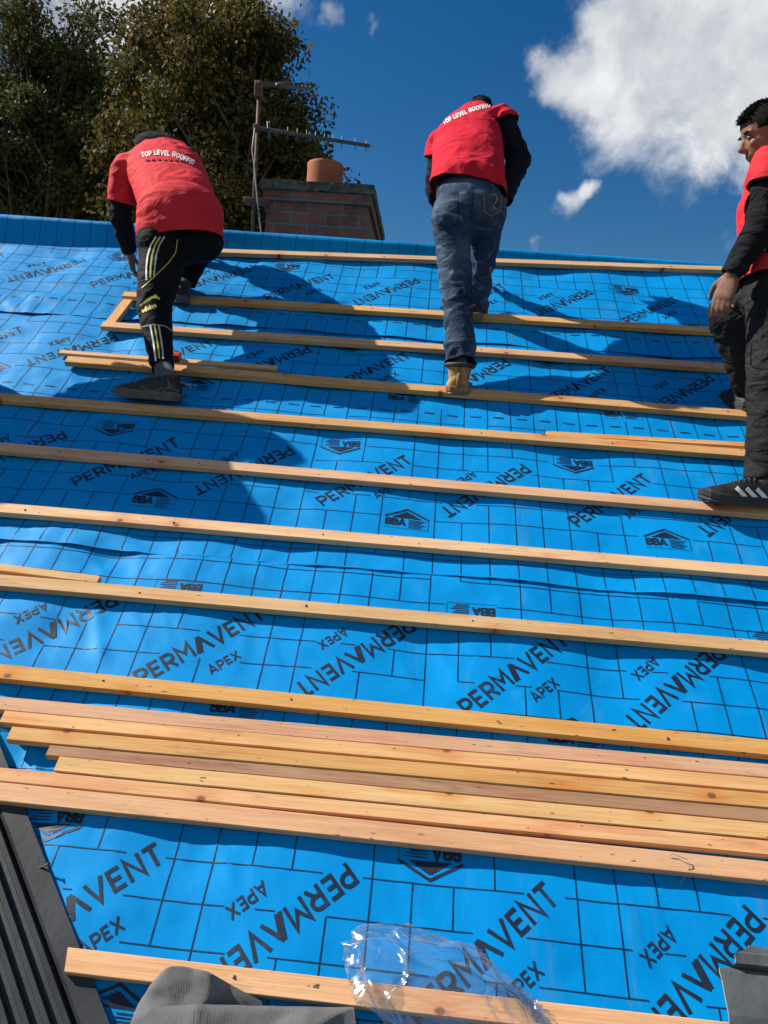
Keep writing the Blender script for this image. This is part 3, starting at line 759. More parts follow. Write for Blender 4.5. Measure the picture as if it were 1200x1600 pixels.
# ------------------------------------------------------------------ ground, house, chimney, aerial
GZ = -6.4
bm = bmesh.new(); bmesh.ops.create_grid(bm, x_segments=60, y_segments=60, size=900)
for v in bm.verts: v.co.z = 0
o = bm_obj('ground', bm, M['grass']); o.location = (0, 300, GZ); o['kind'] = 'structure'
def house():
    ridge = RW(0, 4.25, -.25); y0 = RW(0, .12, -.35).y; yr = ridge.y; y1 = 2 * yr - y0; ze = RW(0, .12, -.35).z
    x0, x1 = XMIN - .9, XMAX - .1
    base = Vector(((x0 + x1) / 2, yr, GZ)); t = thing('house', 'rendered house carrying the blue membrane roof', 'house', base)
    bm = bmesh.new(); wt = .25
    pts = [(y0 + .25, GZ), (y1 - .25, GZ), (y1 - .25, ze - .02), (yr, ridge.z - .14), (y0 + .25, ze - .02)]
    loft(bm, [[Vector((x, y, z)) for y, z in pts] for x in (x0 + .15, x1 - .15)]); bmesh.ops.recalc_face_normals(bm, faces=bm.faces)
    bm_obj('wall', bm, M['render'], t, base)
    bm = bmesh.new(); s = [(yr, ridge.z), (yr, ridge.z - .1), (y1 + .2, ze - .25), (y1 + .2, ze - .15)]
    loft(bm, [[Vector((x, y, z)) for y, z in s] for x in (x0, x1)]); bmesh.ops.recalc_face_normals(bm, faces=bm.faces); bm_obj('rear_roof', bm, M['tile'], t, base)
    bm = bmesh.new()
    a, b = RW(0, .06, -.06), RW(0, 4.22, -.06); c, d_ = RW(0, 4.22, -.12), RW(0, .06, -.12)
    loft(bm, [[Vector((x, p.y, p.z)) for p in (a, b, c, d_)] for x in (x0, x1)]); bmesh.ops.recalc_face_normals(bm, faces=bm.faces); bm_obj('roof_boarding', bm, M['ply'], t, base)
house()

def uv_box(bm, lo, hi):
    uv = bm.loops.layers.uv.verify(); box(bm, lo, hi)
    for f in bm.faces:
        n = f.normal if f.normal.length else f.calc_center_median()
        f.normal_update(); n = f.normal
        for l in f.loops:
            c = l.vert.co; l[uv].uv = (c.x, c.z) if abs(n.y) > .5 else ((c.y + .11, c.z) if abs(n.x) > .5 else (c.x, c.y))
def chimney():
    Z = 4.98
    a = J(414, 340, Z); b = J(573, 352, Z); yf = (a.y + b.y) / 2; x0, x1 = a.x, b.x
    top = J(500, 303, Z).z; yb = yf + 1.15; zb = RW(0, 4.0).z - .7
    base = Vector(((x0 + x1) / 2, yf, zb)); t = thing('chimney', 'old brick chimney stack behind the ridge with one clay pot', 'chimney', base)
    bm = bmesh.new(); uv_box(bm, (x0, yf, zb), (x1, yb, top - .065)); bm_obj('stack', bm, M['brick'], t, base)
    bm = bmesh.new(); uv_box(bm, (x0 - .022, yf - .022, top - .065), (x1 + .022, yb + .022, top - .001)); bm_obj('corbel_course', bm, M['brick'], t, base)
    bm = bmesh.new(); e = .035; n = 26
    box(bm, (x0 - e, yf - e, top), (x1 + e, yb + e, top + .062))
    bmesh.ops.subdivide_edges(bm, edges=bm.edges[:], cuts=14, use_grid_fill=True)
    for v in bm.verts:
        k = noise.noise(v.co * 14) * .010 + noise.noise(v.co * 40) * .006
        dx = v.co - Vector(((x0 + x1) / 2, (yf + yb) / 2, top)); v.co += Vector((math.copysign(k, dx.x) * .7, math.copysign(k, dx.y) * .7, k * .8))
    bm_obj('cap', bm, M['concrete'], t, base)
    bm = bmesh.new(); pc = J(507, 290, 5.32); r = .128; zt = J(507, 257, 5.3).z; z0 = top + .02
    prof = [(r * 1.02, z0), (r, z0 + .03), (r * .985, zt - .045), (r * 1.0, zt - .02), (r, zt - .006), (r * .97, zt), (r * .88, zt - .004), (r * .86, zt - .1), (r * .84, z0)]
    rings = [ring(Vector((pc.x, pc.y, z)), Vector((q, 0, 0)), Vector((0, q, 0)), 40) for q, z in prof]
    loft(bm, rings, False); bm_obj('chimney_pot', bm, M['terracotta'], t, base, True)
    bm = bmesh.new(); zl = RW(0, 4.3).z + .03
    loft(bm, [ring(Vector(((x0 + x1) / 2, (yf + yb) / 2, z)), Vector(((x1 - x0) / 2 + q, 0, 0)), Vector((0, (yb - yf) / 2 + q, 0)), 4) for q, z in ((.02, zl), (.03, zl - .2))], False) if 0 else box(bm, (x0 - .012, yf - .012, zl - .4), (x1 + .012, yb + .012, zl - .06))
    bm_obj('flashing', bm, M['lead'], t, base)
    return x0, x1, yf, top
CH = chimney()
def aerial():
    Z = 4.9
    b = J(393, 395, Z); tp = J(405, 138, Z + .05); base = b.copy()
    t = thing('television_aerial', 'rusty television aerial mast with two booms strapped beside the chimney', 'aerial', base)
    def P(nm, fn, m, par=t):
        bm = bmesh.new(); fn(bm); return bm_obj(nm, bm, m, par, base, True)
    P('mast', lambda bm: tube(bm, [b, b.lerp(tp, .5), tp + (tp - b).normalized() * .03], .0115, 12), M['rust'])
    def boom(p, q, nm, dirs, r=.011, el=.07, back=True):
        def fb(bm): tube(bm, [p, q], r, 8)
        o = P(nm, fb, M['alu']); d = (q - p).normalized(); up = (tp - b).normalized(); sd_ = d.cross(up).normalized()
        for f in dirs:
            c = p.lerp(q, f)
            bm = bmesh.new(); tube(bm, [c - up * el * .5 + sd_ * .0, c + up * el * .5], .0035, 6)
            bm_obj('director_rod', bm, M['alu'], o, base, True)
        return o, sd_, up
    p1, q1 = J(404, 131, Z + .02), J(487, 139, Z + .55)
    o, sd_, up = boom(p1, q1, 'upper_boom', (.35, .6, .8, .97), .012, .05)
    P('clamp', lambda bm: box(bm, tuple(J(404, 140, Z + .03) - Vector((.024, .024, .050))), tuple(J(404, 140, Z + .03) + Vector((.024, .024, .05))), None, .006), M['rust'])
    P('dipole', lambda bm: (tube(bm, [J(404, 129, Z), J(450, 128, Z + .3)], .006, 6), tube(bm, [J(432, 133, Z + .1), J(455, 132, Z + .2)], .012, 8)), M['alu'])
    p2, q2 = J(401, 200, Z + .03), J(577, 228, Z + .75)
    boom(p2, q2, 'lower_boom', (.25, .33, .41, .49, .57, .65, .73, .86, .97), .0135, .085)
    P('reflector', lambda bm: [tube(bm, [J(418 + k * 3, 190, Z + .08), J(420 + k * 2, 220, Z + .08)], .005, 6) for k in (0, 1)], M['alu'])
    P('clamp', lambda bm: box(bm, tuple(J(401, 200, Z + .03) - Vector((.02, .02, .02))), tuple(J(401, 200, Z + .03) + Vector((.02, .02, .02))), None, .005), M['rust'])
    P('bracket', lambda bm: box(bm, tuple(J(380, 316, Z) + Vector((0, -.012, 0))), tuple(J(420, 311, Z) + Vector((0, .05, 0))), None, .004), M['rust'])
    pts = [J(398, 200, Z), J(394, 235, Z), J(398, 265, Z - .02), J(400, 290, Z - .02), J(404, 330, Z - .02), J(409, 372, Z - .02), J(410, 385, Z)]
    P('cable', lambda bm: tube(bm, pts, .0045, 6), M['cable'])
aerial()

# ------------------------------------------------------------------ trees
LEAF_A = m_leaf('autumn_leaf', [(.15, (.032, .044, .012)), (.42, (.082, .076, .021)), (.66, (.15, .105, .028)), (.9, (.22, .12, .034))])
LEAF_B = m_leaf('dull_green_leaf', [(.15, (.034, .050, .014)), (.5, (.078, .092, .03)), (.8, (.15, .125, .04))])
def tree(name, label, root, crown, nclus, nleaf, leaf, lsize, seed, spread=.42, trunk_r=.28, bare=0):
    """crown: list of (centre, half axes) ellipsoids; branches run from the trunk to leaf clusters"""
    rnd = random.Random(seed); base = Vector(root); t = thing(name, label, 'tree', base)
    wood = bmesh.new(); top = max(c.z + a[2] * .75 for c, a in crown); cx = sum((c for c, a in crown), Vector()) / len(crown)
    tips = []
    tr = []; n = 10
    for i in range(n + 1):
        f = i / n; p = Vector((base.x + (cx.x - base.x) * f ** 1.4, base.y + (cx.y - base.y) * f, base.z + (top - base.z) * f))
        p += Vector((noise.noise((f * 3, seed, 0)), noise.noise((f * 3, seed, 5)), 0)) * .35 * f; tr.append(p)
    tube(wood, tr, [trunk_r * (1 - .92 * i / n) + .02 for i in range(n + 1)], 10)
    vol = [a[0] * a[1] * a[2] for c, a in crown]
    while len(tips) < nclus:
        c, a = rnd.choices(crown, vol)[0]
        d = Vector((rnd.gauss(0, 1), rnd.gauss(0, 1), rnd.gauss(0, 1))).normalized() * rnd.random() ** .5 * rnd.choice((.85, 1., 1.08))
        p = c + Vector((d.x * a[0], d.y * a[1], d.z * a[2])); tips.append(p)
    for p in tips:
        hz = min(n - 1.01, max(2., (p.z - base.z - rnd.uniform(.8, 2.6)) / (top - base.z) * n)); i = int(hz); s = tr[i].lerp(tr[i + 1], hz - i)
        L = (p - s).length; mid = s.lerp(p, .5) + Vector((rnd.gauss(0, .1), rnd.gauss(0, .1), rnd.uniform(-.02, .12))) * L
        r0 = min(.085, .012 + .018 * L) * rnd.uniform(.7, 1.1)
        tube(wood, [s, s.lerp(mid, .5) + Vector((0, 0, .04 * L)), mid, mid.lerp(p, .55), p], [r0, r0 * .8, r0 * .55, r0 * .35, .006], 5)
        for _ in range(5):
            q = p + Vector((rnd.gauss(0, .5), rnd.gauss(0, .5), rnd.gauss(.15, .45))) * spread * 1.6; m0 = mid.lerp(p, rnd.uniform(.3, 1))
            tube(wood, [m0, m0.lerp(q, .5) + Vector((0, 0, .04)), q], [.012, .008, .003], 4)
    for q in range(bare):
        i = rnd.randint(5, n - 1); s = tr[i]; d = Vector((rnd.uniform(-.8, .8), rnd.uniform(-.5, .5), rnd.uniform(.8, 1.6))); L = rnd.uniform(1.5, 3.2)
        pp = [s + d * L * f + Vector((noise.noise((f * 3, q, 1)), noise.noise((f * 3, q, 8)), 0)) * .3 * f for f in (0, .25, .5, .75, 1)]
        tube(wood, pp, [.05, .038, .026, .015, .004], 5)
        for w in range(9):
            m0 = pp[2].lerp(pp[4], rnd.random()); tube(wood, [m0, m0 + Vector((rnd.uniform(-.5, .5), rnd.uniform(-.4, .4), rnd.uniform(.2, .9)))], [.008, .003], 4)
    bm_obj('trunk', wood, M['bark'], t, base, True)
    rs = np.random.RandomState(seed); N = nclus * nleaf
    T = np.array([list(p) for p in tips]); idx = np.repeat(np.arange(nclus), nleaf)
    sc = np.repeat(rs.uniform(.55, 1.25, nclus), nleaf)[:, None]
    pos = T[idx] + np.clip(rs.normal(0, 1, (N, 3)), -1.9, 1.9) * spread * sc * np.array([1, 1, .7])
    a = rs.normal(0, 1, (N, 3)); a[:, 2] -= .5; a /= np.linalg.norm(a, axis=1)[:, None]
    b = np.cross(a, rs.normal(0, 1, (N, 3))); b /= np.linalg.norm(b, axis=1)[:, None]
    c = np.cross(a, b); ls = (lsize * rs.uniform(.6, 1.3, N))[:, None]
    v = np.stack([pos, pos + a * ls * .5 + b * ls * .34 + c * ls * .06, pos + a * ls, pos + a * ls * .5 - b * ls * .34 + c * ls * .06], 1).reshape(-1, 3) - np.array(base)
    me = bpy.data.meshes.new('crown'); me.vertices.add(4 * N); me.vertices.foreach_set('co', v.ravel())
    me.loops.add(4 * N); me.loops.foreach_set('vertex_index', np.arange(4 * N)); me.polygons.add(N)
    me.polygons.foreach_set('loop_start', np.arange(0, 4 * N, 4)); me.polygons.foreach_set('loop_total', np.full(N, 4)); me.update(calc_edges=True)
    me_obj('crown', me, leaf, t)
def JE(px, py, Z, rx, rz, ry): return (J(px, py, Z), (rx * Z / F, ry, rz * Z / F))
g1 = J(330, 600, 13.); tree('broadleaf_tree', 'brown tinged leafy tree behind the chimney and aerial', (g1.x, g1.y, GZ),
     [JE(330, 120, 13., 120, 120, 1.6), JE(390, 80, 13., 62, 75, 1.2), JE(400, 200, 13., 95, 90, 1.4), JE(300, 250, 13., 130, 110, 1.6), JE(455, 285, 13., 80, 60, 1.), JE(260, 60, 13.2, 70, 80, 1.2), JE(350, 360, 13., 170, 90, 1.5)],
     280, 330, LEAF_A, .088, 11, .22)
g2 = J(90, 600, 14.5); tree('broadleaf_tree', 'thin leafed grey green tree at the far left with bare upper branches', (g2.x, g2.y, GZ),
     [JE(60, 240, 14.5, 150, 120, 1.7), JE(120, 160, 14.5, 95, 110, 1.5), JE(20, 120, 14.5, 90, 120, 1.4), JE(90, 60, 14.5, 120, 90, 1.3), JE(60, 330, 14.5, 190, 90, 1.6), JE(-80, 200, 14.5, 120, 160, 1.5)],
     190, 260, LEAF_B, .092, 23, .23, bare=26)
g3 = J(190, 600, 17.5); tree('broadleaf_tree', 'darker tree standing behind and between the two front trees', (g3.x, g3.y, GZ),
     [JE(190, 200, 17.5, 90, 120, 1.6), JE(180, 310, 17.5, 170, 70, 1.6), JE(225, 110, 17.5, 55, 90, 1.2), JE(-60, 330, 17.5, 160, 70, 1.5)],
     110, 240, LEAF_B, .10, 37, .34)

# ------------------------------------------------------------------ people
def wrinkle(bm, amp, joints=(), scale=(6, 6, 15), seed=0., reach=.16):
    bm.normal_update(); mv = []
    for v in bm.verts:
        p = v.co; q = Vector((p.x * scale[0], p.y * scale[1], p.z * scale[2]))
        q += Vector((fbm(p * 4 + Vector((seed, 0, 0)), 2), fbm(p * 4 + Vector((0, seed, 9)), 2), fbm(p * 4 + Vector((5, 0, seed)), 2))) * 1.6
        r = 1 - abs(noise.noise(q + Vector((seed * 3.1, 0, 0)))) * 2.2
        k = .28
        for jt in joints: k = max(k, min(1.25, 1.25 * (1 - ((p - jt).length / reach)) + .28))
        mv.append(v.normal * amp * k * r)
    for v, d in zip(bm.verts, mv): v.co += d
def cut(bm, pt, nrm, radius):
    """remove what lies beyond the plane near pt (open hem or cuff)"""
    nrm = nrm.normalized()
    fs = [f for f in bm.faces if (f.calc_center_median() - pt).length < radius]
    es = {e for f in fs for e in f.edges}; vs = {v for f in fs for v in f.verts}
    bmesh.ops.bisect_plane(bm, geom=list(vs) + list(es) + fs, plane_co=pt, plane_no=nrm, clear_outer=True)
def cut_sleeve(bm, pt, axis, rad=.125, back=.03):
    axis = axis.normalized(); fs = []
    for f in bm.faces:
        d = f.calc_center_median() - pt; t = d.dot(axis)
        if -back < t < .22 and (d - axis * t).length < rad: fs.append(f)
    es = {e for f in fs for e in f.edges}; vs = {v for f in fs for v in f.verts}
    bmesh.ops.bisect_plane(bm, geom=list(vs) + list(es) + fs, plane_co=pt, plane_no=axis, clear_outer=True)
def decal(name, target, quads, m, parent, base, origin=None, off=.0025):
    """quads of photo points laid on the garment surface (target: BVH in world space)"""
    bm = bmesh.new(); cache = {}
    def hit(px, py):
        k = (round(px, 2), round(py, 2))
        if k not in cache:
            d = ray(px, py).normalized(); h = target.ray_cast(Vector((0, 0, 0)), d)
            cache[k] = None if h[0] is None else h[0] - d * .0015 + (h[1] if h[1].dot(d) < 0 else -h[1]) * off
        return cache[k]
    for Q in quads:
        ps = [hit(*p) for p in Q]
        if any(p is None for p in ps): continue
        if max((ps[0] - p).length for p in ps) > .09: continue
        f = bm.faces.new([bm.verts.new(p) for p in ps]); f.smooth = True
    bmesh.ops.remove_doubles(bm, verts=bm.verts, dist=.0006)
    return bm_obj(name, bm, m, parent, base)
def ribbon(pts, w, ml=4.): return stroke_quads(pts, w, ml)
def text_along(txt, pts, cap, weight=.19, squeeze=1.):
    """lettering along a photo polyline"""
    q, L = text_quads(txt, weight, .14, .35); P = [np.array(p, float) for p in pts]
    seg = [np.linalg.norm(b - a) for a, b in zip(P, P[1:])]; tot = sum(seg); out = []
    def at(x, y):
        s = x / L * tot; i = 0
        while i < len(seg) - 1 and s > seg[i]: s -= seg[i]; i += 1
        d = (P[i + 1] - P[i]) / seg[i]; return P[i] + d * s + np.array([d[1], -d[0]]) * y * cap
    for Q in q: out.append([at(*p) for p in Q])
    return out
def head_prims(bm, C, Fw, U, k=1.):
    S = Fw.cross(U).normalized(); U = S.cross(Fw).normalized()
    def P(f, u, s=0.): return C + Fw * f * k + U * u * k + S * s * k
    ell(bm, P(-.008, .028), [S * .075 * k, Fw * .096 * k, U * .088 * k]); ell(bm, P(.030, -.035), [S * .060 * k, Fw * .062 * k, U * .078 * k])
    ell(bm, P(.045, -.085), [S * .036 * k, Fw * .040 * k, U * .028 * k]); cone(bm, P(.076, -.100), .017 * k, P(.074, -.094), .018 * k)
    cone(bm, P(.082, .012), .009 * k, P(.108, -.026), .0125 * k); ell(bm, P(.098, -.033), [S * .018 * k, Fw * .013 * k, U * .010 * k])
    ell(bm, P(.074, .022), [S * .050 * k, Fw * .016 * k, U * .012 * k]); ell(bm, P(.086, -.058), [S * .024 * k, Fw * .012 * k, U * .0075 * k]); ell(bm, P(.083, -.070), [S * .021 * k, Fw * .012 * k, U * .008 * k])
    for s in (-1, 1):
        ell(bm, P(.062, -.022, .036 * s), [S * .022 * k, Fw * .024 * k, U * .020 * k])
        ell(bm, P(-.008, -.006, .079 * s), [S * .010 * k + Fw * -.006 * k * 0, (Fw * .020 - U * .004) * k, (U * .033 - Fw * .006) * k])
        cone(bm, P(.0, -.055, .052 * s), .018 * k, P(.055, -.088, .026 * s), .020 * k)
    return S, U, P
def hand_prims(bm, wrist, D, pn, T, curl=.5, k=1.):
    """D towards the fingers, pn the way the palm faces, T the thumb side"""
    D = D.normalized(); pn = (pn - D * pn.dot(D)).normalized(); T = (T - D * T.dot(D) - pn * T.dot(pn)).normalized()
    rs = []
    for f, w, th in ((0, .026, .019), (.02, .032, .018), (.05, .040, .016), (.08, .041, .014), (.094, .038, .011)):
        rs.append(ring(wrist + D * f * k, T * w * k, pn * th * k, 16, 2.6))
    loft(bm, rs)
    for i, (off, ln, r) in enumerate(((.030, .92, .0088), (.010, 1.05, .0092), (-.010, .98, .0088), (-.029, .78, .0078))):
        p = wrist + D * (.090 - .006 * (i == 3)) * k + T * off * k; a = .25 * curl + .06 * i * curl
        for L, r0, r1 in ((.044, r * 1.06, r), (.028, r, r * .93), (.022, r * .93, r * .8)):
            d = D * math.cos(a) + pn * math.sin(a); q = p + d * L * ln * k; cone(bm, p, r0 * k, q, r1 * k, 12, 3); p = q; a += .75 * curl + .05 * i
    p = wrist + D * .022 * k + T * .026 * k; d = (T * .75 + D * .62 + pn * .30).normalized()
    for L, r0, r1, nd in ((.040, .0145, .0115, (T * .38 + D * .85 + pn * .42)), (.032, .0112, .010, (T * .05 + D * .9 + pn * .5)), (.026, .0098, .008, D)):
        q = p + d * L * k; cone(bm, p, r0 * k, q, r1 * k, 12, 3); p = q; d = nd.normalized()
def shoe(root, base, heel, Fw, U, L, upper, sole_m, boot=0., laces=None, w=.047, stripes=None):
    Fw = (Fw - U * Fw.dot(U)).normalized(); S = Fw.cross(U).normalized()
    secs = [(-.015, .60, .078), (.03, .84, .090), (.14, .88, .098), (.28, .86, .104), (.40, .90, .101), (.55, 1.02, .090), (.70, 1.10, .074), (.84, 1.06, .066), (.94, .88, .058), (.99, .62, .044)]
    def hgt(f):
        for (f0, _, h0), (f1, _, h1) in zip(secs, secs[1:]):
            if f0 <= f <= f1: return h0 + (h1 - h0) * (f - f0) / (f1 - f0)
        return .05
    bm = bmesh.new(); rs = []
    for f, ww, h in secs:
        c = heel + Fw * f * L; rs.append([c + S * math.cos(a) * w * ww + U * (.018 + (h - .018) * max(0, math.sin(a)) ** .75) if math.sin(a) > 0 else c + S * math.cos(a) * w * ww + U * .018 for a in [math.pi * 2 * i / 24 for i in range(24)]])
    loft(bm, rs)
    ank = heel + Fw * .165 * L + U * .092
    cone(bm, ank, .039 * w / .048, ank + U * (.015 + boot) + Fw * -.004, (.040 + boot * .16) * w / .048)
    if boot: cone(bm, heel + Fw * .93 * L + U * .04, .028, heel + Fw * .8 * L + U * .045, .036)
    bm = remesh(bm, .0055, 2); cut(bm, ank + U * (.018 + boot), U, .062 + boot)
    wrinkle(bm, .0022, (heel + Fw * .6 * L + U * .06,), (30, 30, 40), heel.x * 7, .09)
    bv = BVHTree.FromBMesh(bm)
    o = bm_obj('shoe', bm, upper, root, base, True)
    bm = bmesh.new(); rs = []
    out = [(f, ww * 1.07) for f, ww, h in secs]; out[0] = (-.02, .60); out[-1] = (1.02, .46)
    pts = [heel + Fw * f * L + S * w * ww for f, ww in out] + [heel + Fw * f * L - S * w * ww for f, ww in reversed(out)]
    prof = [(0.0, .95), (.004, 1.0), (.012, .985), (.016, 1.015), (.034, 1.02), (.038, .98)]
    cc = heel + Fw * L * .5
    def lift(p, z):
        f = (p - heel).dot(Fw) / L; p = p + Fw * (.004 * math.copysign(1, math.sin(f * 70)) if z < .01 else 0); return p + U * (z + (.012 * max(0, (f - .75) / .25) ** 2) + (.004 if .3 < f < .5 and z < .002 else 0))
    loft(bm, [[lift(cc + (p - cc) * s, z) for p in pts] for z, s in prof]); bmesh.ops.recalc_face_normals(bm, faces=bm.faces)
    bm_obj('sole', bm, sole_m, o, base)
    if boot > .02:
        bm = bmesh.new(); tube(bm, [heel + Fw * -.012 * L + U * .03, heel - Fw * .022 * L + U * .07, heel - Fw * .006 * L + U * (.105 + boot)], [.010, .011, .009], 8); bm_obj('heel_tab', bm, sole_m, o, base, True)
        bm = bmesh.new(); c = ank + U * (.010 + boot); q = (.044 + boot * .16) * w / .048
        tube(bm, [c + S * q * math.cos(a) + Fw * q * math.sin(a) for a in [2 * math.pi * i / 24 for i in range(25)]], .010, 8)
        bm_obj('padded_collar', bm, M['sole'], o, base, True)
    if laces:
        bm = bmesh.new()
        for i in range(5):
            f = .34 + i * .065; c = heel + Fw * f * L; h = hgt(f)
            tube(bm, [c - S * .026 + U * (h - .010) + Fw * .008, c - S * .01 + U * (h + .002), c + S * .01 + U * (h + .002), c + S * .026 + U * (h - .010) - Fw * .008], .0032, 6)
        bm_obj('laces', bm, laces, o, base, True)
    return o, bv
def limb(bm, pts, rs): chain(bm, pts, rs)
def torso_rings(pel, waist, chest, neck, hs, ss, dims, up_extra=0.):
    """rings from the seat to the neck; dims = half width, half depth per station"""
    st = [pel, waist, chest, chest.lerp(neck, .62), neck]; sides = [hs, hs.lerp(ss, .35), ss, ss, ss]; rs = []
    for i, (c, s) in enumerate(zip(st, sides)):
        d = (st[min(i + 1, 4)] - st[max(i - 1, 0)]).normalized(); s = (s - d * s.dot(d)).normalized(); f = d.cross(s); w, h = dims[i]
        rs.append(ring(c, s * w, f * h, 24, 2.35))
    return rs
def person(label, j, o):
    """j: joints in world space; o: options (materials, sizes)"""
    base = o['base']; root = thing('person', label, 'person', base)
    V3 = Vector
    hs = (j['rhip'] - j['lhip']).normalized(); ss = (j['rsh'] - j['lsh']).normalized()
    Fw, U = j['face'], j['headup']; k = o.get('k', 1.)
    fat = o.get('fat', 1.)
    # --- body: one continuous skin mesh
    bm = bmesh.new(); head_prims(bm, j['head'], Fw, U, k)
    cone(bm, j['head'] - U * .05 * k - Fw * .015, .052 * k, j['neck'], .058 * k)
    loft(bm, torso_rings(j['pelvis'], j['waist'], j['chest'], j['neck'], hs, ss, [(.150, .105), (.135, .095), (.150, .10), (.130, .08), (.05, .05)]))
    for s in 'lr':
        limb(bm, [j[s + 'sh'], j[s + 'el'], j[s + 'wr']], [.050, .038, .027]); limb(bm, [j[s + 'hip'], j[s + 'kn'], j[s + 'an']], [.075, .050, .036])
        cone(bm, j['chest'].lerp(j['neck'], .5), .06, j[s + 'sh'], .048); cone(bm, j['pelvis'], .09, j[s + 'hip'], .078)
        f = j[s + 'foot']; cone(bm, j[s + 'an'], .034, j[s + 'heel'] + f * .05 + RN * 0 + V3((0, 0, .05)), .026); cone(bm, j[s + 'heel'] + f * .05 + V3((0, 0, .045)), .024, j[s + 'heel'] + f * .17 + V3((0, 0, .035)), .019)
        hd = j.get(s + 'hand'); wr = j[s + 'wr']
        D, pn, T, curl = hd; hand_prims(bm, wr, D, pn, T, curl, k * 1.02)
    bm = remesh(bm, .0052, 1); bm_obj('body', bm, M['skin'], root, base, True)
    S = Fw.cross(U).normalized(); U2 = S.cross(Fw).normalized(); C = j['head']
    for s in (-1, 1):
        bm = bmesh.new(); ell(bm, C + Fw * .076 * k + U2 * .004 * k + S * .031 * k * s, [S * .0115 * k, Fw * .0115 * k, U2 * .0075 * k]); bm_obj('eye', bm, M['eye'], root, base, True)
        bm = bmesh.new(); ell(bm, C + Fw * .084 * k + U2 * .026 * k + S * .031 * k * s, [S * .021 * k, Fw * .008 * k, U2 * .0048 * k]); bm_obj('eyebrow', bm, M['hair'], root, base, True)
    # --- hair
    bm = bmesh.new(); rnd = random.Random(o['seed'])
    ell(bm, C + U2 * .040 * k - Fw * .012 * k, [S * .0785 * k, Fw * .1005 * k, U2 * .087 * k]); ell(bm, C - U2 * .02 * k - Fw * .045 * k, [S * .070 * k, Fw * .064 * k, U2 * .075 * k])
    for _ in range(0):
        a, b = rnd.uniform(-1.2, 1.2), rnd.uniform(-1, 1); p = C + U2 * (.105 + .012 * math.cos(a)) * k + S * .055 * b * k + Fw * (.07 * a) * k
        cone(bm, p, .014 * k, p + (U2 * rnd.uniform(-.004, .006) + Fw * rnd.uniform(.004, .022) + S * rnd.uniform(-.008, .008)) * k, .006 * k, 8, 3)
    for _ in range(5):
        b = rnd.uniform(-.9, .9); p = C + U2 * .092 * k + S * .050 * b * k + Fw * .074 * k; cone(bm, p, .009 * k, p + (Fw * rnd.uniform(.008, .020) - U2 * rnd.uniform(-.004, .020)) * k, .005 * k, 8, 3)
    bm = remesh(bm, .005, 1)
    kill = [f for f in bm.faces if (f.calc_center_median() - C).dot(Fw) > .050 * k and (f.calc_center_median() - C).dot(U2) < .052 * k]
    bmesh.ops.delete(bm, geom=kill, context='FACES')
    wrinkle(bm, .0022, (), (90, 90, 90), 2.)
    for _ in range(1100):
        a, b = rnd.uniform(-1.5, 1.0), rnd.uniform(-1, 1)
        q = (U2 * math.cos(a) + Fw * math.sin(a) * 1.1 + S * b * .8).normalized(); p = C + U2 * .036 * k - Fw * .010 * k + (U2 * q.dot(U2) * .089 + Fw * q.dot(Fw) * .100 + S * q.dot(S) * .079) * k
        tip = p + (q * rnd.uniform(.004, .012) + Fw * rnd.uniform(.002, .016) + S * rnd.uniform(-.006, .006)) * k
        tube(bm, [p - q * .004, p.lerp(tip, .6) + q * .002, tip], [.0026, .0018, .0006], 4)
    bm_obj('hair', bm, M['hair'], root, base, True)
    # --- trousers
    bm = bmesh.new(); tw = o['trouser']
    up = (j['waist'] - j['pelvis']).normalized()
    wst = j['pelvis'].lerp(j['waist'], 1.1)
    loft(bm, [ring(j['pelvis'] - up * .10, hs * .10, up.cross(hs) * .09, 24, 2.3), ring(j['pelvis'] - up * .04, hs * tw[0], up.cross(hs) * tw[1], 24, 2.3), ring(j['pelvis'] + up * .03, hs * tw[0] * .99, up.cross(hs) * tw[1] * .98, 24, 2.3), ring(wst, hs * .165 * fat, up.cross(hs) * .12 * fat, 24, 2.3)])
    for s in 'lr':
        hp, kn, an = j[s + 'hip'], j[s + 'kn'], j[s + 'an']; rr = o['leg_' + s]
        fl = (an - kn).normalized(); end = an + fl * o.get('hem', .03)
        chain(bm, [hp, hp.lerp(kn, .5), kn, kn.lerp(end, .45), end, end + fl * .06], rr + [rr[-1]])
        cone(bm, j['pelvis'] - up * .02 + (hp - j['pelvis']) * .35, tw[1] * .98, hp, rr[0])
        bk = o['bum']; cone(bm, hp + bk * .03, rr[0] * 1.02, hp + bk * .02 + up * .06, rr[0] * .95)
    bm = remesh(bm, .0085, 3)
    for s in 'lr':
        kn, an = j[s + 'kn'], j[s + 'an']; fl = (an - kn).normalized(); cut(bm, an + fl * o.get('hem', .03), fl, .16)
    wrinkle(bm, o.get('twr', .0085), [j['lkn'], j['rkn'], j['lan'], j['ran']], o.get('twr_s', (7, 7, 16)), o['seed'], .20)
    bmesh.ops.smooth_vert(bm, verts=bm.verts, factor=.4, use_axis_x=True, use_axis_y=True, use_axis_z=True)
    tb = BVHTree.FromBMesh(bm)
    bmesh.ops.solidify(bm, geom=bm.faces[:], thickness=.003)
    tr = bm_obj('trousers', bm, o['trouser_m'], root, base, True)
    # --- long sleeved top under the shirt
    bm = bmesh.new(); sl = o['sleeve']
    loft(bm, torso_rings(j['pelvis'].lerp(j['waist'], .25), j['waist'], j['chest'], j['neck'], hs, ss, [(.156, .112), (.146, .106), (.160, .111), (.138, .088), (.056, .056)]))
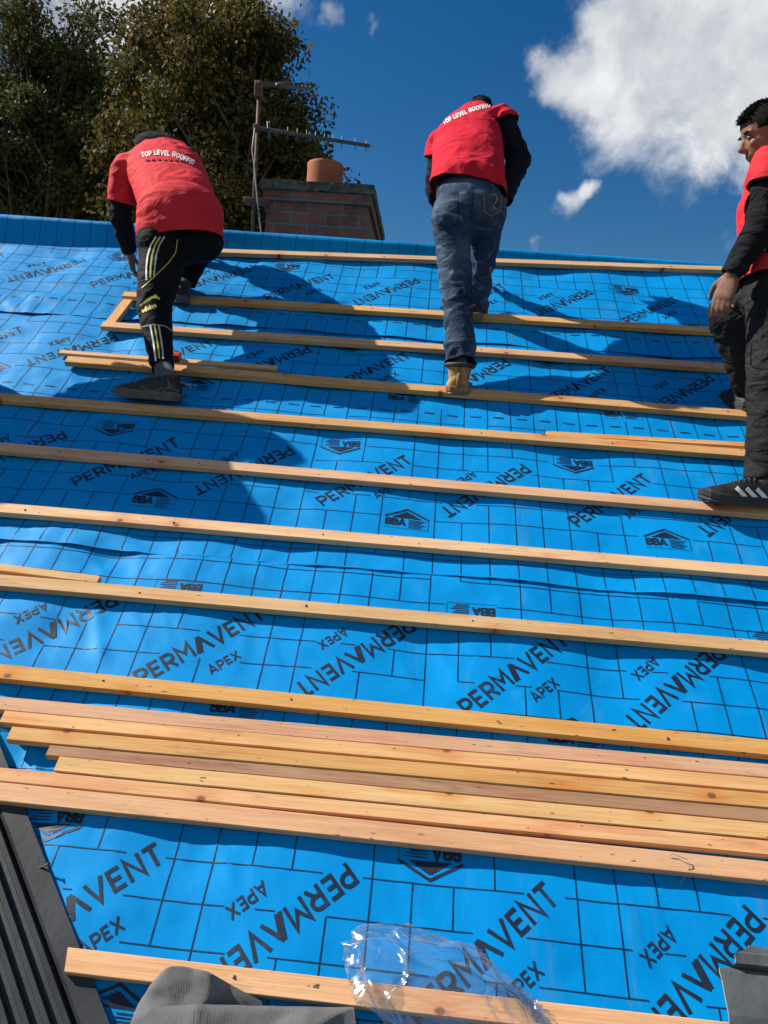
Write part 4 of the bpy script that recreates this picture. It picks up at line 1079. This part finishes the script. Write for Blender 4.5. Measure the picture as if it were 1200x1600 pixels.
    for s in 'lr':
        sh, el, wr = j[s + 'sh'], j[s + 'el'], j[s + 'wr']; d = (wr - el).normalized()
        chain(bm, [sh, sh.lerp(el, .5), el, el.lerp(wr, .55), wr - d * .015, wr + d * .04], sl + [sl[-1]])
        cone(bm, j['chest'].lerp(j['neck'], .55), .08, sh, sl[0])
    for c, ax in o.get('hood', []): ell(bm, c, ax)
    cone(bm, j['neck'], .068, j['neck'].lerp(j['head'], .35), .064)
    bm = remesh(bm, .0075, 2)
    for s in 'lr':
        el, wr = j[s + 'el'], j[s + 'wr']; d = (wr - el).normalized(); cut(bm, wr + d * .005, d, .10)
    wrinkle(bm, .0075, [j['lel'], j['rel'], j['lwr'], j['rwr']], (8, 8, 20), o['seed'] + 3, .17)
    bmesh.ops.solidify(bm, geom=bm.faces[:], thickness=.003)
    bm_obj('long_sleeve_top', bm, o['top_m'], root, base, True)
    # --- shirt
    bm = bmesh.new(); hem = o['hem_pt']; hn = o['hem_n'].normalized()
    dims = o['shirt']; low = hem + hn * .05
    st = [low, hem, j['waist'], j['chest'], j['chest'].lerp(j['neck'], .55), j['neck']]; sides = [hs, hs, hs.lerp(ss, .4), ss, ss, ss]; rs = []
    for i, (c, s) in enumerate(zip(st, sides)):
        d = (st[min(i + 1, 5)] - st[max(i - 1, 0)]).normalized()
        s = (s - d * s.dot(d)).normalized(); f = d.cross(s); rs.append(ring(c, s * dims[i][0], f * dims[i][1], 28, 2.4))
    loft(bm, rs)
    for s in 'lr':
        sh, el = j[s + 'sh'], j[s + 'el']; f = o.get('sleeve_len_' + s, .62); e = sh.lerp(el, f); d = (el - sh).normalized()
        cone(bm, j['chest'].lerp(j['neck'], .45), .105, sh, .073); cone(bm, sh, .076, e + d * .04, o.get('cuff', .073))
    for c, ax in o.get('shirt_extra', []): ell(bm, c, ax)
    bm = remesh(bm, .0085, 4)
    cut(bm, hem, hn, .34)
    for s in 'lr':
        sh, el = j[s + 'sh'], j[s + 'el']; cut_sleeve(bm, sh.lerp(el, o.get('sleeve_len_' + s, .62)), (el - sh), o.get('cut_rad', .125))
    cut(bm, j['neck'] + (j['neck'] - j['chest']).normalized() * o.get('neck_cut', .02), (j['neck'] - j['chest']), .10)
    wrinkle(bm, o.get('swr', .008), [j['lsh'], j['rsh'], j['waist'], hem], o.get('swr_s', (6, 6, 14)), o['seed'] + 8, .22)
    bmesh.ops.smooth_vert(bm, verts=bm.verts, factor=.4, use_axis_x=True, use_axis_y=True, use_axis_z=True)
    sb = BVHTree.FromBMesh(bm)
    bmesh.ops.solidify(bm, geom=bm.faces[:], thickness=.003)
    shirt = bm_obj('shirt', bm, o['shirt_m'], root, base, True)
    # --- shoes and socks
    shoes = {}
    for s in 'lr':
        U_ = o.get('foot_up_' + s, Vector((0, 0, 1)))
        shoes[s] = shoe(root, base, j[s + 'heel'], j[s + 'foot'], U_, o['shoe_len'], o['shoe_m_' + s], o['sole_m'], o.get('boot_' + s, 0.), o.get('lace_m'), o.get('shoe_w_' + s, .048))
        bm = bmesh.new(); cone(bm, j[s + 'heel'] + j[s + 'foot'].normalized() * o['shoe_len'] * .16 + U_ * .09, .036, j[s + 'an'] + (j[s + 'kn'] - j[s + 'an']).normalized() * .03, .038)
        bm_obj('sock', bm, o.get('sock_m', M['sock']), root, base, True)
    return root, tr, tb, shirt, sb, shoes

def heel_on(px, py, N=.0):
    X, V = onroof(px, py, N); return RW(X, V, N)

# left worker: bent over, black tracksuit, rear foot up the slope
def left_worker():
    lheel = heel_on(280, 628, .026); rheel = heel_on(283, 473, .026)
    lf = (J(180, 640, 3.28) - lheel); lf.z = 0; lf.normalize()
    j = dict(pelvis=J(284, 362, 3.62), waist=J(279, 322, 3.74), chest=J(258, 268, 3.92), neck=J(243, 236, 4.06), head=J(240, 250, 4.22),
             lhip=J(257, 384, 3.58), rhip=J(312, 372, 3.62), lkn=J(241, 478, 3.46), lan=J(254, 578, 3.33), rkn=J(322, 366, 3.98), ran=J(288, 446, 3.97),
             lsh=J(199, 266, 3.96), lel=J(188, 338, 4.02), lwr=J(203, 393, 4.12), rsh=J(292, 258, 4.0), rel=J(318, 318, 4.2), rwr=J(318, 372, 4.24),
             lheel=lheel, rheel=rheel, lfoot=lf, rfoot=Vector((-.25, .9, 0)).normalized())
    j['face'] = Vector((-.1, .55, -.75)).normalized(); j['headup'] = Vector((-.05, .8, .6)).normalized()
    dn = Vector((.1, .1, -1))
    j['lhand'] = (Vector((.12, .25, -1)), Vector((1, .2, 0)), Vector((0, 1, 0)), .9); j['rhand'] = (dn, Vector((-1, .2, 0)), Vector((0, 1, 0)), .8)
    back = Vector((0, -1, .3)).normalized()
    o = dict(base=RW(-1.25, 2.9), seed=4, trouser=(.175, .135), leg_l=[.116, .098, .074, .064, .046], leg_r=[.116, .098, .078, .066, .052], bum=back, trouser_m=M['track'], hem=-.012,
             sleeve=[.066, .058, .052, .047, .036], top_m=M['black'], shirt_m=M['red'], shoe_m_l=M['shoe'], shoe_m_r=M['shoe'], sole_m=M['tread'], shoe_len=.275, lace_m=M['lace'],
             hem_pt=J(284, 382, 3.60), hem_n=(J(287, 420, 3.66) - J(280, 335, 3.66)), shirt=[(.202, .170), (.200, .168), (.188, .152), (.185, .125), (.165, .10), (.085, .075)],
             hood=[(J(246, 230, 4.05), [Vector((.125, 0, -.02)), Vector((0, .085, 0)), Vector((.01, .02, .078))]), (J(238, 236, 4.18), [Vector((.092, 0, 0)), Vector((0, .11, 0)), Vector((0, 0, .092))])],
             sleeve_len_l=.72, sleeve_len_r=.72, cuff=.078, twr=.0075, swr=.009, neck_cut=-.035, shirt_extra=[((j['lhip'] + j['rhip']) / 2 + back * .045 + Vector((0, 0, z)), [Vector((.208, 0, 0)), Vector((0, .142, 0)), Vector((0, 0, .15))]) for z in (.03, .10)])
    root, tr, tb, sh, sb, shoes = person('bent over worker in a red T-shirt and black tracksuit bottoms with yellow stripes', j, o)
    b = o['base']
    decal('lettering', sb, text_along('TOP LEVEL ROOFING', [(222, 246), (246, 242), (272, 245), (302, 258)], 7.5, .24), M['white'], sh, b)
    decal('lettering', sb, sum([ribbon([(228 + i * 9, 250.5 + .015 * (i * 9 - 20) ** 2 * .1), (234 + i * 9, 250.5 + .015 * (i * 9 - 14) ** 2 * .1)], 2.2) for i in range(8)], []), M['navy'], sh, b)
    for m, dx in (('white', 0), ('yellow', 6.5), ('grey', 13)):
        decal('stripe', tb, ribbon([(244 + dx, 370), (236 + dx, 383), (231 + dx, 400), (229 + dx, 418), (229 + dx * .9, 438 - dx * .5)], 2.5 if m != 'yellow' else 2.8), M[m], tr, b)
        decal('stripe', tb, ribbon([(235 + dx * .98, 508), (240 + dx * .95, 535), (244 + dx * .92, 568)], 2.6), M[m], tr, b)
    decal('piping', tb, ribbon([(277, 374), (274, 395), (262, 412), (240, 434), (222, 450)], 1.3, 3), M['yellow'], tr, b)
    decal('piping', tb, ribbon([(222, 511), (240, 507), (258, 510), (268, 517)], 1.2, 3), M['grey'], tr, b)
    so, bv = shoes['l']
    for q in ([(208, 618), (228, 622), (250, 616), (268, 602)], [(222, 604), (236, 612), (256, 606)], [(262, 592), (266, 606), (280, 612)]):
        decal('panel_seam', bv, ribbon(q, 2.2, 3), M['lace'], so, b)
    lg = []
    for i in range(3): lg += ribbon([(219 + i * 6, 478 - i * 4), (231 + i * 6, 468 - i * 3), (243 + i * 3, 462 + i * 3)], 3.2, 3)
    lg += text_along('adidas', [(223, 489), (245, 480)], 7, .2)
    decal('leg_logo', tb, lg, M['yellow'], tr, b)
left_worker()

# middle worker: blue jeans, seen from behind, leaning over the slope
def middle_joints():
    lheel = heel_on(715, 617, .022); rheel = heel_on(740, 500, .02)
    j = dict(pelvis=J(732, 318, 3.58), waist=J(731, 278, 3.68), chest=J(732, 222, 3.84), neck=J(742, 178, 3.98), head=J(748, 189, 4.14),
             lhip=J(705, 346, 3.54), rhip=J(760, 338, 3.58), lkn=J(713, 446, 3.52), lan=J(719, 556, 3.41), rkn=J(754, 422, 3.78), ran=J(745, 478, 3.89),
             lsh=J(690, 226, 3.92), lel=J(681, 296, 3.98), lwr=J(706, 362, 4.05), rsh=J(785, 190, 3.86), rel=J(811, 250, 3.82), rwr=J(786, 312, 3.74),
             lheel=lheel, rheel=rheel, lfoot=Vector((.02, 1, 0)).normalized(), rfoot=Vector((.1, 1, 0)).normalized())
    j['face'] = Vector((-.1, .7, -.65)).normalized(); j['headup'] = Vector((0, .62, .75)).normalized()
    j['lhand'] = (Vector((.5, .3, -1)), Vector((1, .3, .2)), Vector((0, 1, .2)), 1.1); j['rhand'] = (Vector((-.6, .5, -.5)), Vector((-.6, .3, -.4)), Vector((0, 1, .3)), .8)
    return j
def middle_opts(seed):
    return dict(base=RW(.15, 3.1), seed=seed, trouser=(.160, .128), leg_l=[.092, .080, .068, .066, .067], leg_r=[.090, .070, .055, .052, .050], bum=Vector((0, -1, .2)).normalized(), trouser_m=M['jeans'], hem=.04, shoe_w_l=.060,
             sleeve=[.064, .060, .056, .050, .042], top_m=M['navy'], shirt_m=M['redfleece'], shoe_m_l=M['suede'], shoe_m_r=M['shoe'], sole_m=M['gum'], shoe_len=.285, boot_l=.03, lace_m=M['sole'],
             hem_pt=J(731, 296, 3.62), hem_n=(J(724, 350, 3.66) - J(734, 285, 3.66)), shirt=[(.188, .150), (.186, .150), (.176, .140), (.178, .125), (.150, .095), (.075, .07)],
             sleeve_len_l=.30, sleeve_len_r=.10, cuff=.078, twr=.012, twr_s=(10, 8, 11), swr=.0095, swr_s=(9, 7, 13))
def middle_worker():
    j = middle_joints(); o = middle_opts(7); b = o['base']
    root, tr, tb, sh, sb, shoes = person('worker in blue jeans and tan boots leaning forward with his back turned', j, o)
    decal('lettering', sb, text_along('TOP LEVEL ROOFING', [(694, 195), (715, 184), (740, 174), (766, 168)], 6.5, .24), M['white'], sh, b)
    th = M['suede']
    decal('pocket', tb, ribbon([(755, 298), (757, 330), (768, 338), (781, 330), (784, 300)], .9, 3) + ribbon([(766, 306), (773, 304), (777, 312), (770, 322), (776, 328)], 1.6, 3), th, tr, b)
    decal('pocket', tb, ribbon([(683, 330), (684, 350), (700, 356), (716, 348), (716, 300)], .8, 3), M['navy'], tr, b)
    decal('seam', tb, ribbon([(740, 290), (738, 320), (736, 345)], .9, 3), M['navy'], tr, b)
    # hammer in the lowered left hand
    base = J(735, 412, 4.08); t = thing('hammer', 'claw hammer held low by the worker in jeans', 'hammer', base)
    bm = bmesh.new(); a, e = J(700, 362, 4.06), J(760, 437, 4.10); tube(bm, [a, a.lerp(e, .3), e], [.014, .012, .010], 10); bm_obj('handle', bm, M['ply'], t, base, True)
    d = (e - a).normalized(); s = d.cross(RX).normalized(); bm = bmesh.new(); tube(bm, [e - s * .055, e - s * .02, e + s * .03, e + s * .055], [.005, .011, .012, .014], 10); bm_obj('hammer_head', bm, M['steel'], t, base, True)
    return root
middle_worker()

# right worker: profile, one knee up, head bowed
def right_worker():
    lheel = heel_on(1213, 793, .026); rheel = heel_on(1174, 642, .024)
    lf = J(1106, 790, 2.86) - lheel; lf.z = 0; lf.normalize()
    j = dict(pelvis=J(1216, 442, 2.98), waist=J(1213, 395, 2.99), chest=J(1206, 325, 2.99), neck=J(1208, 244, 2.99), head=J(1197, 210, 2.98),
             lhip=J(1214, 470, 2.91), rhip=J(1214, 462, 3.06), lkn=J(1206, 590, 2.88), lan=J(1203, 735, 2.885), rkn=J(1141, 492, 3.20), ran=J(1170, 598, 3.32),
             lsh=J(1207, 260, 2.81), lel=J(1192, 352, 2.82), lwr=J(1144, 428, 2.86), rsh=J(1200, 278, 3.16), rel=J(1188, 352, 3.20), rwr=J(1160, 425, 3.12),
             lheel=lheel, rheel=rheel, lfoot=lf, rfoot=Vector((-.35, .9, 0)).normalized())
    j['face'] = Vector((-.93, .05, -.38)).normalized(); j['headup'] = Vector((-.38, 0, .92)).normalized()
    j['lhand'] = (Vector((-.22, .1, -1)), Vector((.7, .7, .0)), Vector((-.75, .4, .0)), .75); j['rhand'] = (Vector((-.3, 0, -1)), Vector((.6, -.6, 0)), Vector((-.7, -.3, 0)), .7)
    o = dict(base=RW(1.35, 2.5), seed=12, trouser=(.165, .135), leg_l=[.112, .100, .084, .084, .086], leg_r=[.105, .098, .088, .078, .064], bum=Vector((1, 0, 0)), trouser_m=M['work'], hem=.03,
             sleeve=[.066, .062, .056, .048, .036], top_m=M['black'], shirt_m=M['red'], shoe_m_l=M['shoe'], shoe_m_r=M['shoe'], sole_m=M['sole'], shoe_len=.285, lace_m=M['sole'], boot_r=.05,
             hem_pt=J(1214, 436, 2.98), hem_n=J(1218, 500, 2.98) - J(1213, 400, 2.98), shirt=[(.185, .135), (.183, .135), (.175, .13), (.175, .128), (.150, .09), (.068, .065)],
             sleeve_len_l=.34, sleeve_len_r=.5, cuff=.086, twr=.0095, swr=.0085, k=.98, cut_rad=.099)
    root, tr, tb, sh, sb, shoes = person('worker at the right edge in profile with one knee raised and striped black trainers', j, o)
    b = o['base']; so, bv = shoes['l']
    for i in range(3): decal('stripe', bv, ribbon([(1150 + i * 16, 762 + i * 1), (1158 + i * 16, 770 + i), (1168 + i * 16, 781 + i)], 6.5, 3), M['white'], so, b)
    [decal('pocket', tb, ribbon(q, 1.2, 3), M['track'], tr, b) for q in ([(1174, 535), (1173, 572), (1190, 576), (1215, 574)], [(1176, 450), (1186, 478), (1182, 500)])]
    return root
RIGHT = right_worker()

# a fourth worker just outside the left of the picture, whose shadow lies across the battens
def copy_tree(o, parent=None):
    c = o.copy(); COL.objects.link(c)
    if parent: c.parent = parent
    for ch in list(o.children): copy_tree(ch, c)
    return c
c = copy_tree(RIGHT); c.location = RW(1.35 - 3.92, 2.25); c.scale = (1.14, 1.14, 1.14); c.rotation_euler = (R_(-13), R_(14), 0); tag(c, 'worker standing beyond the left edge, seen only by his shadow on the battens', 'person')
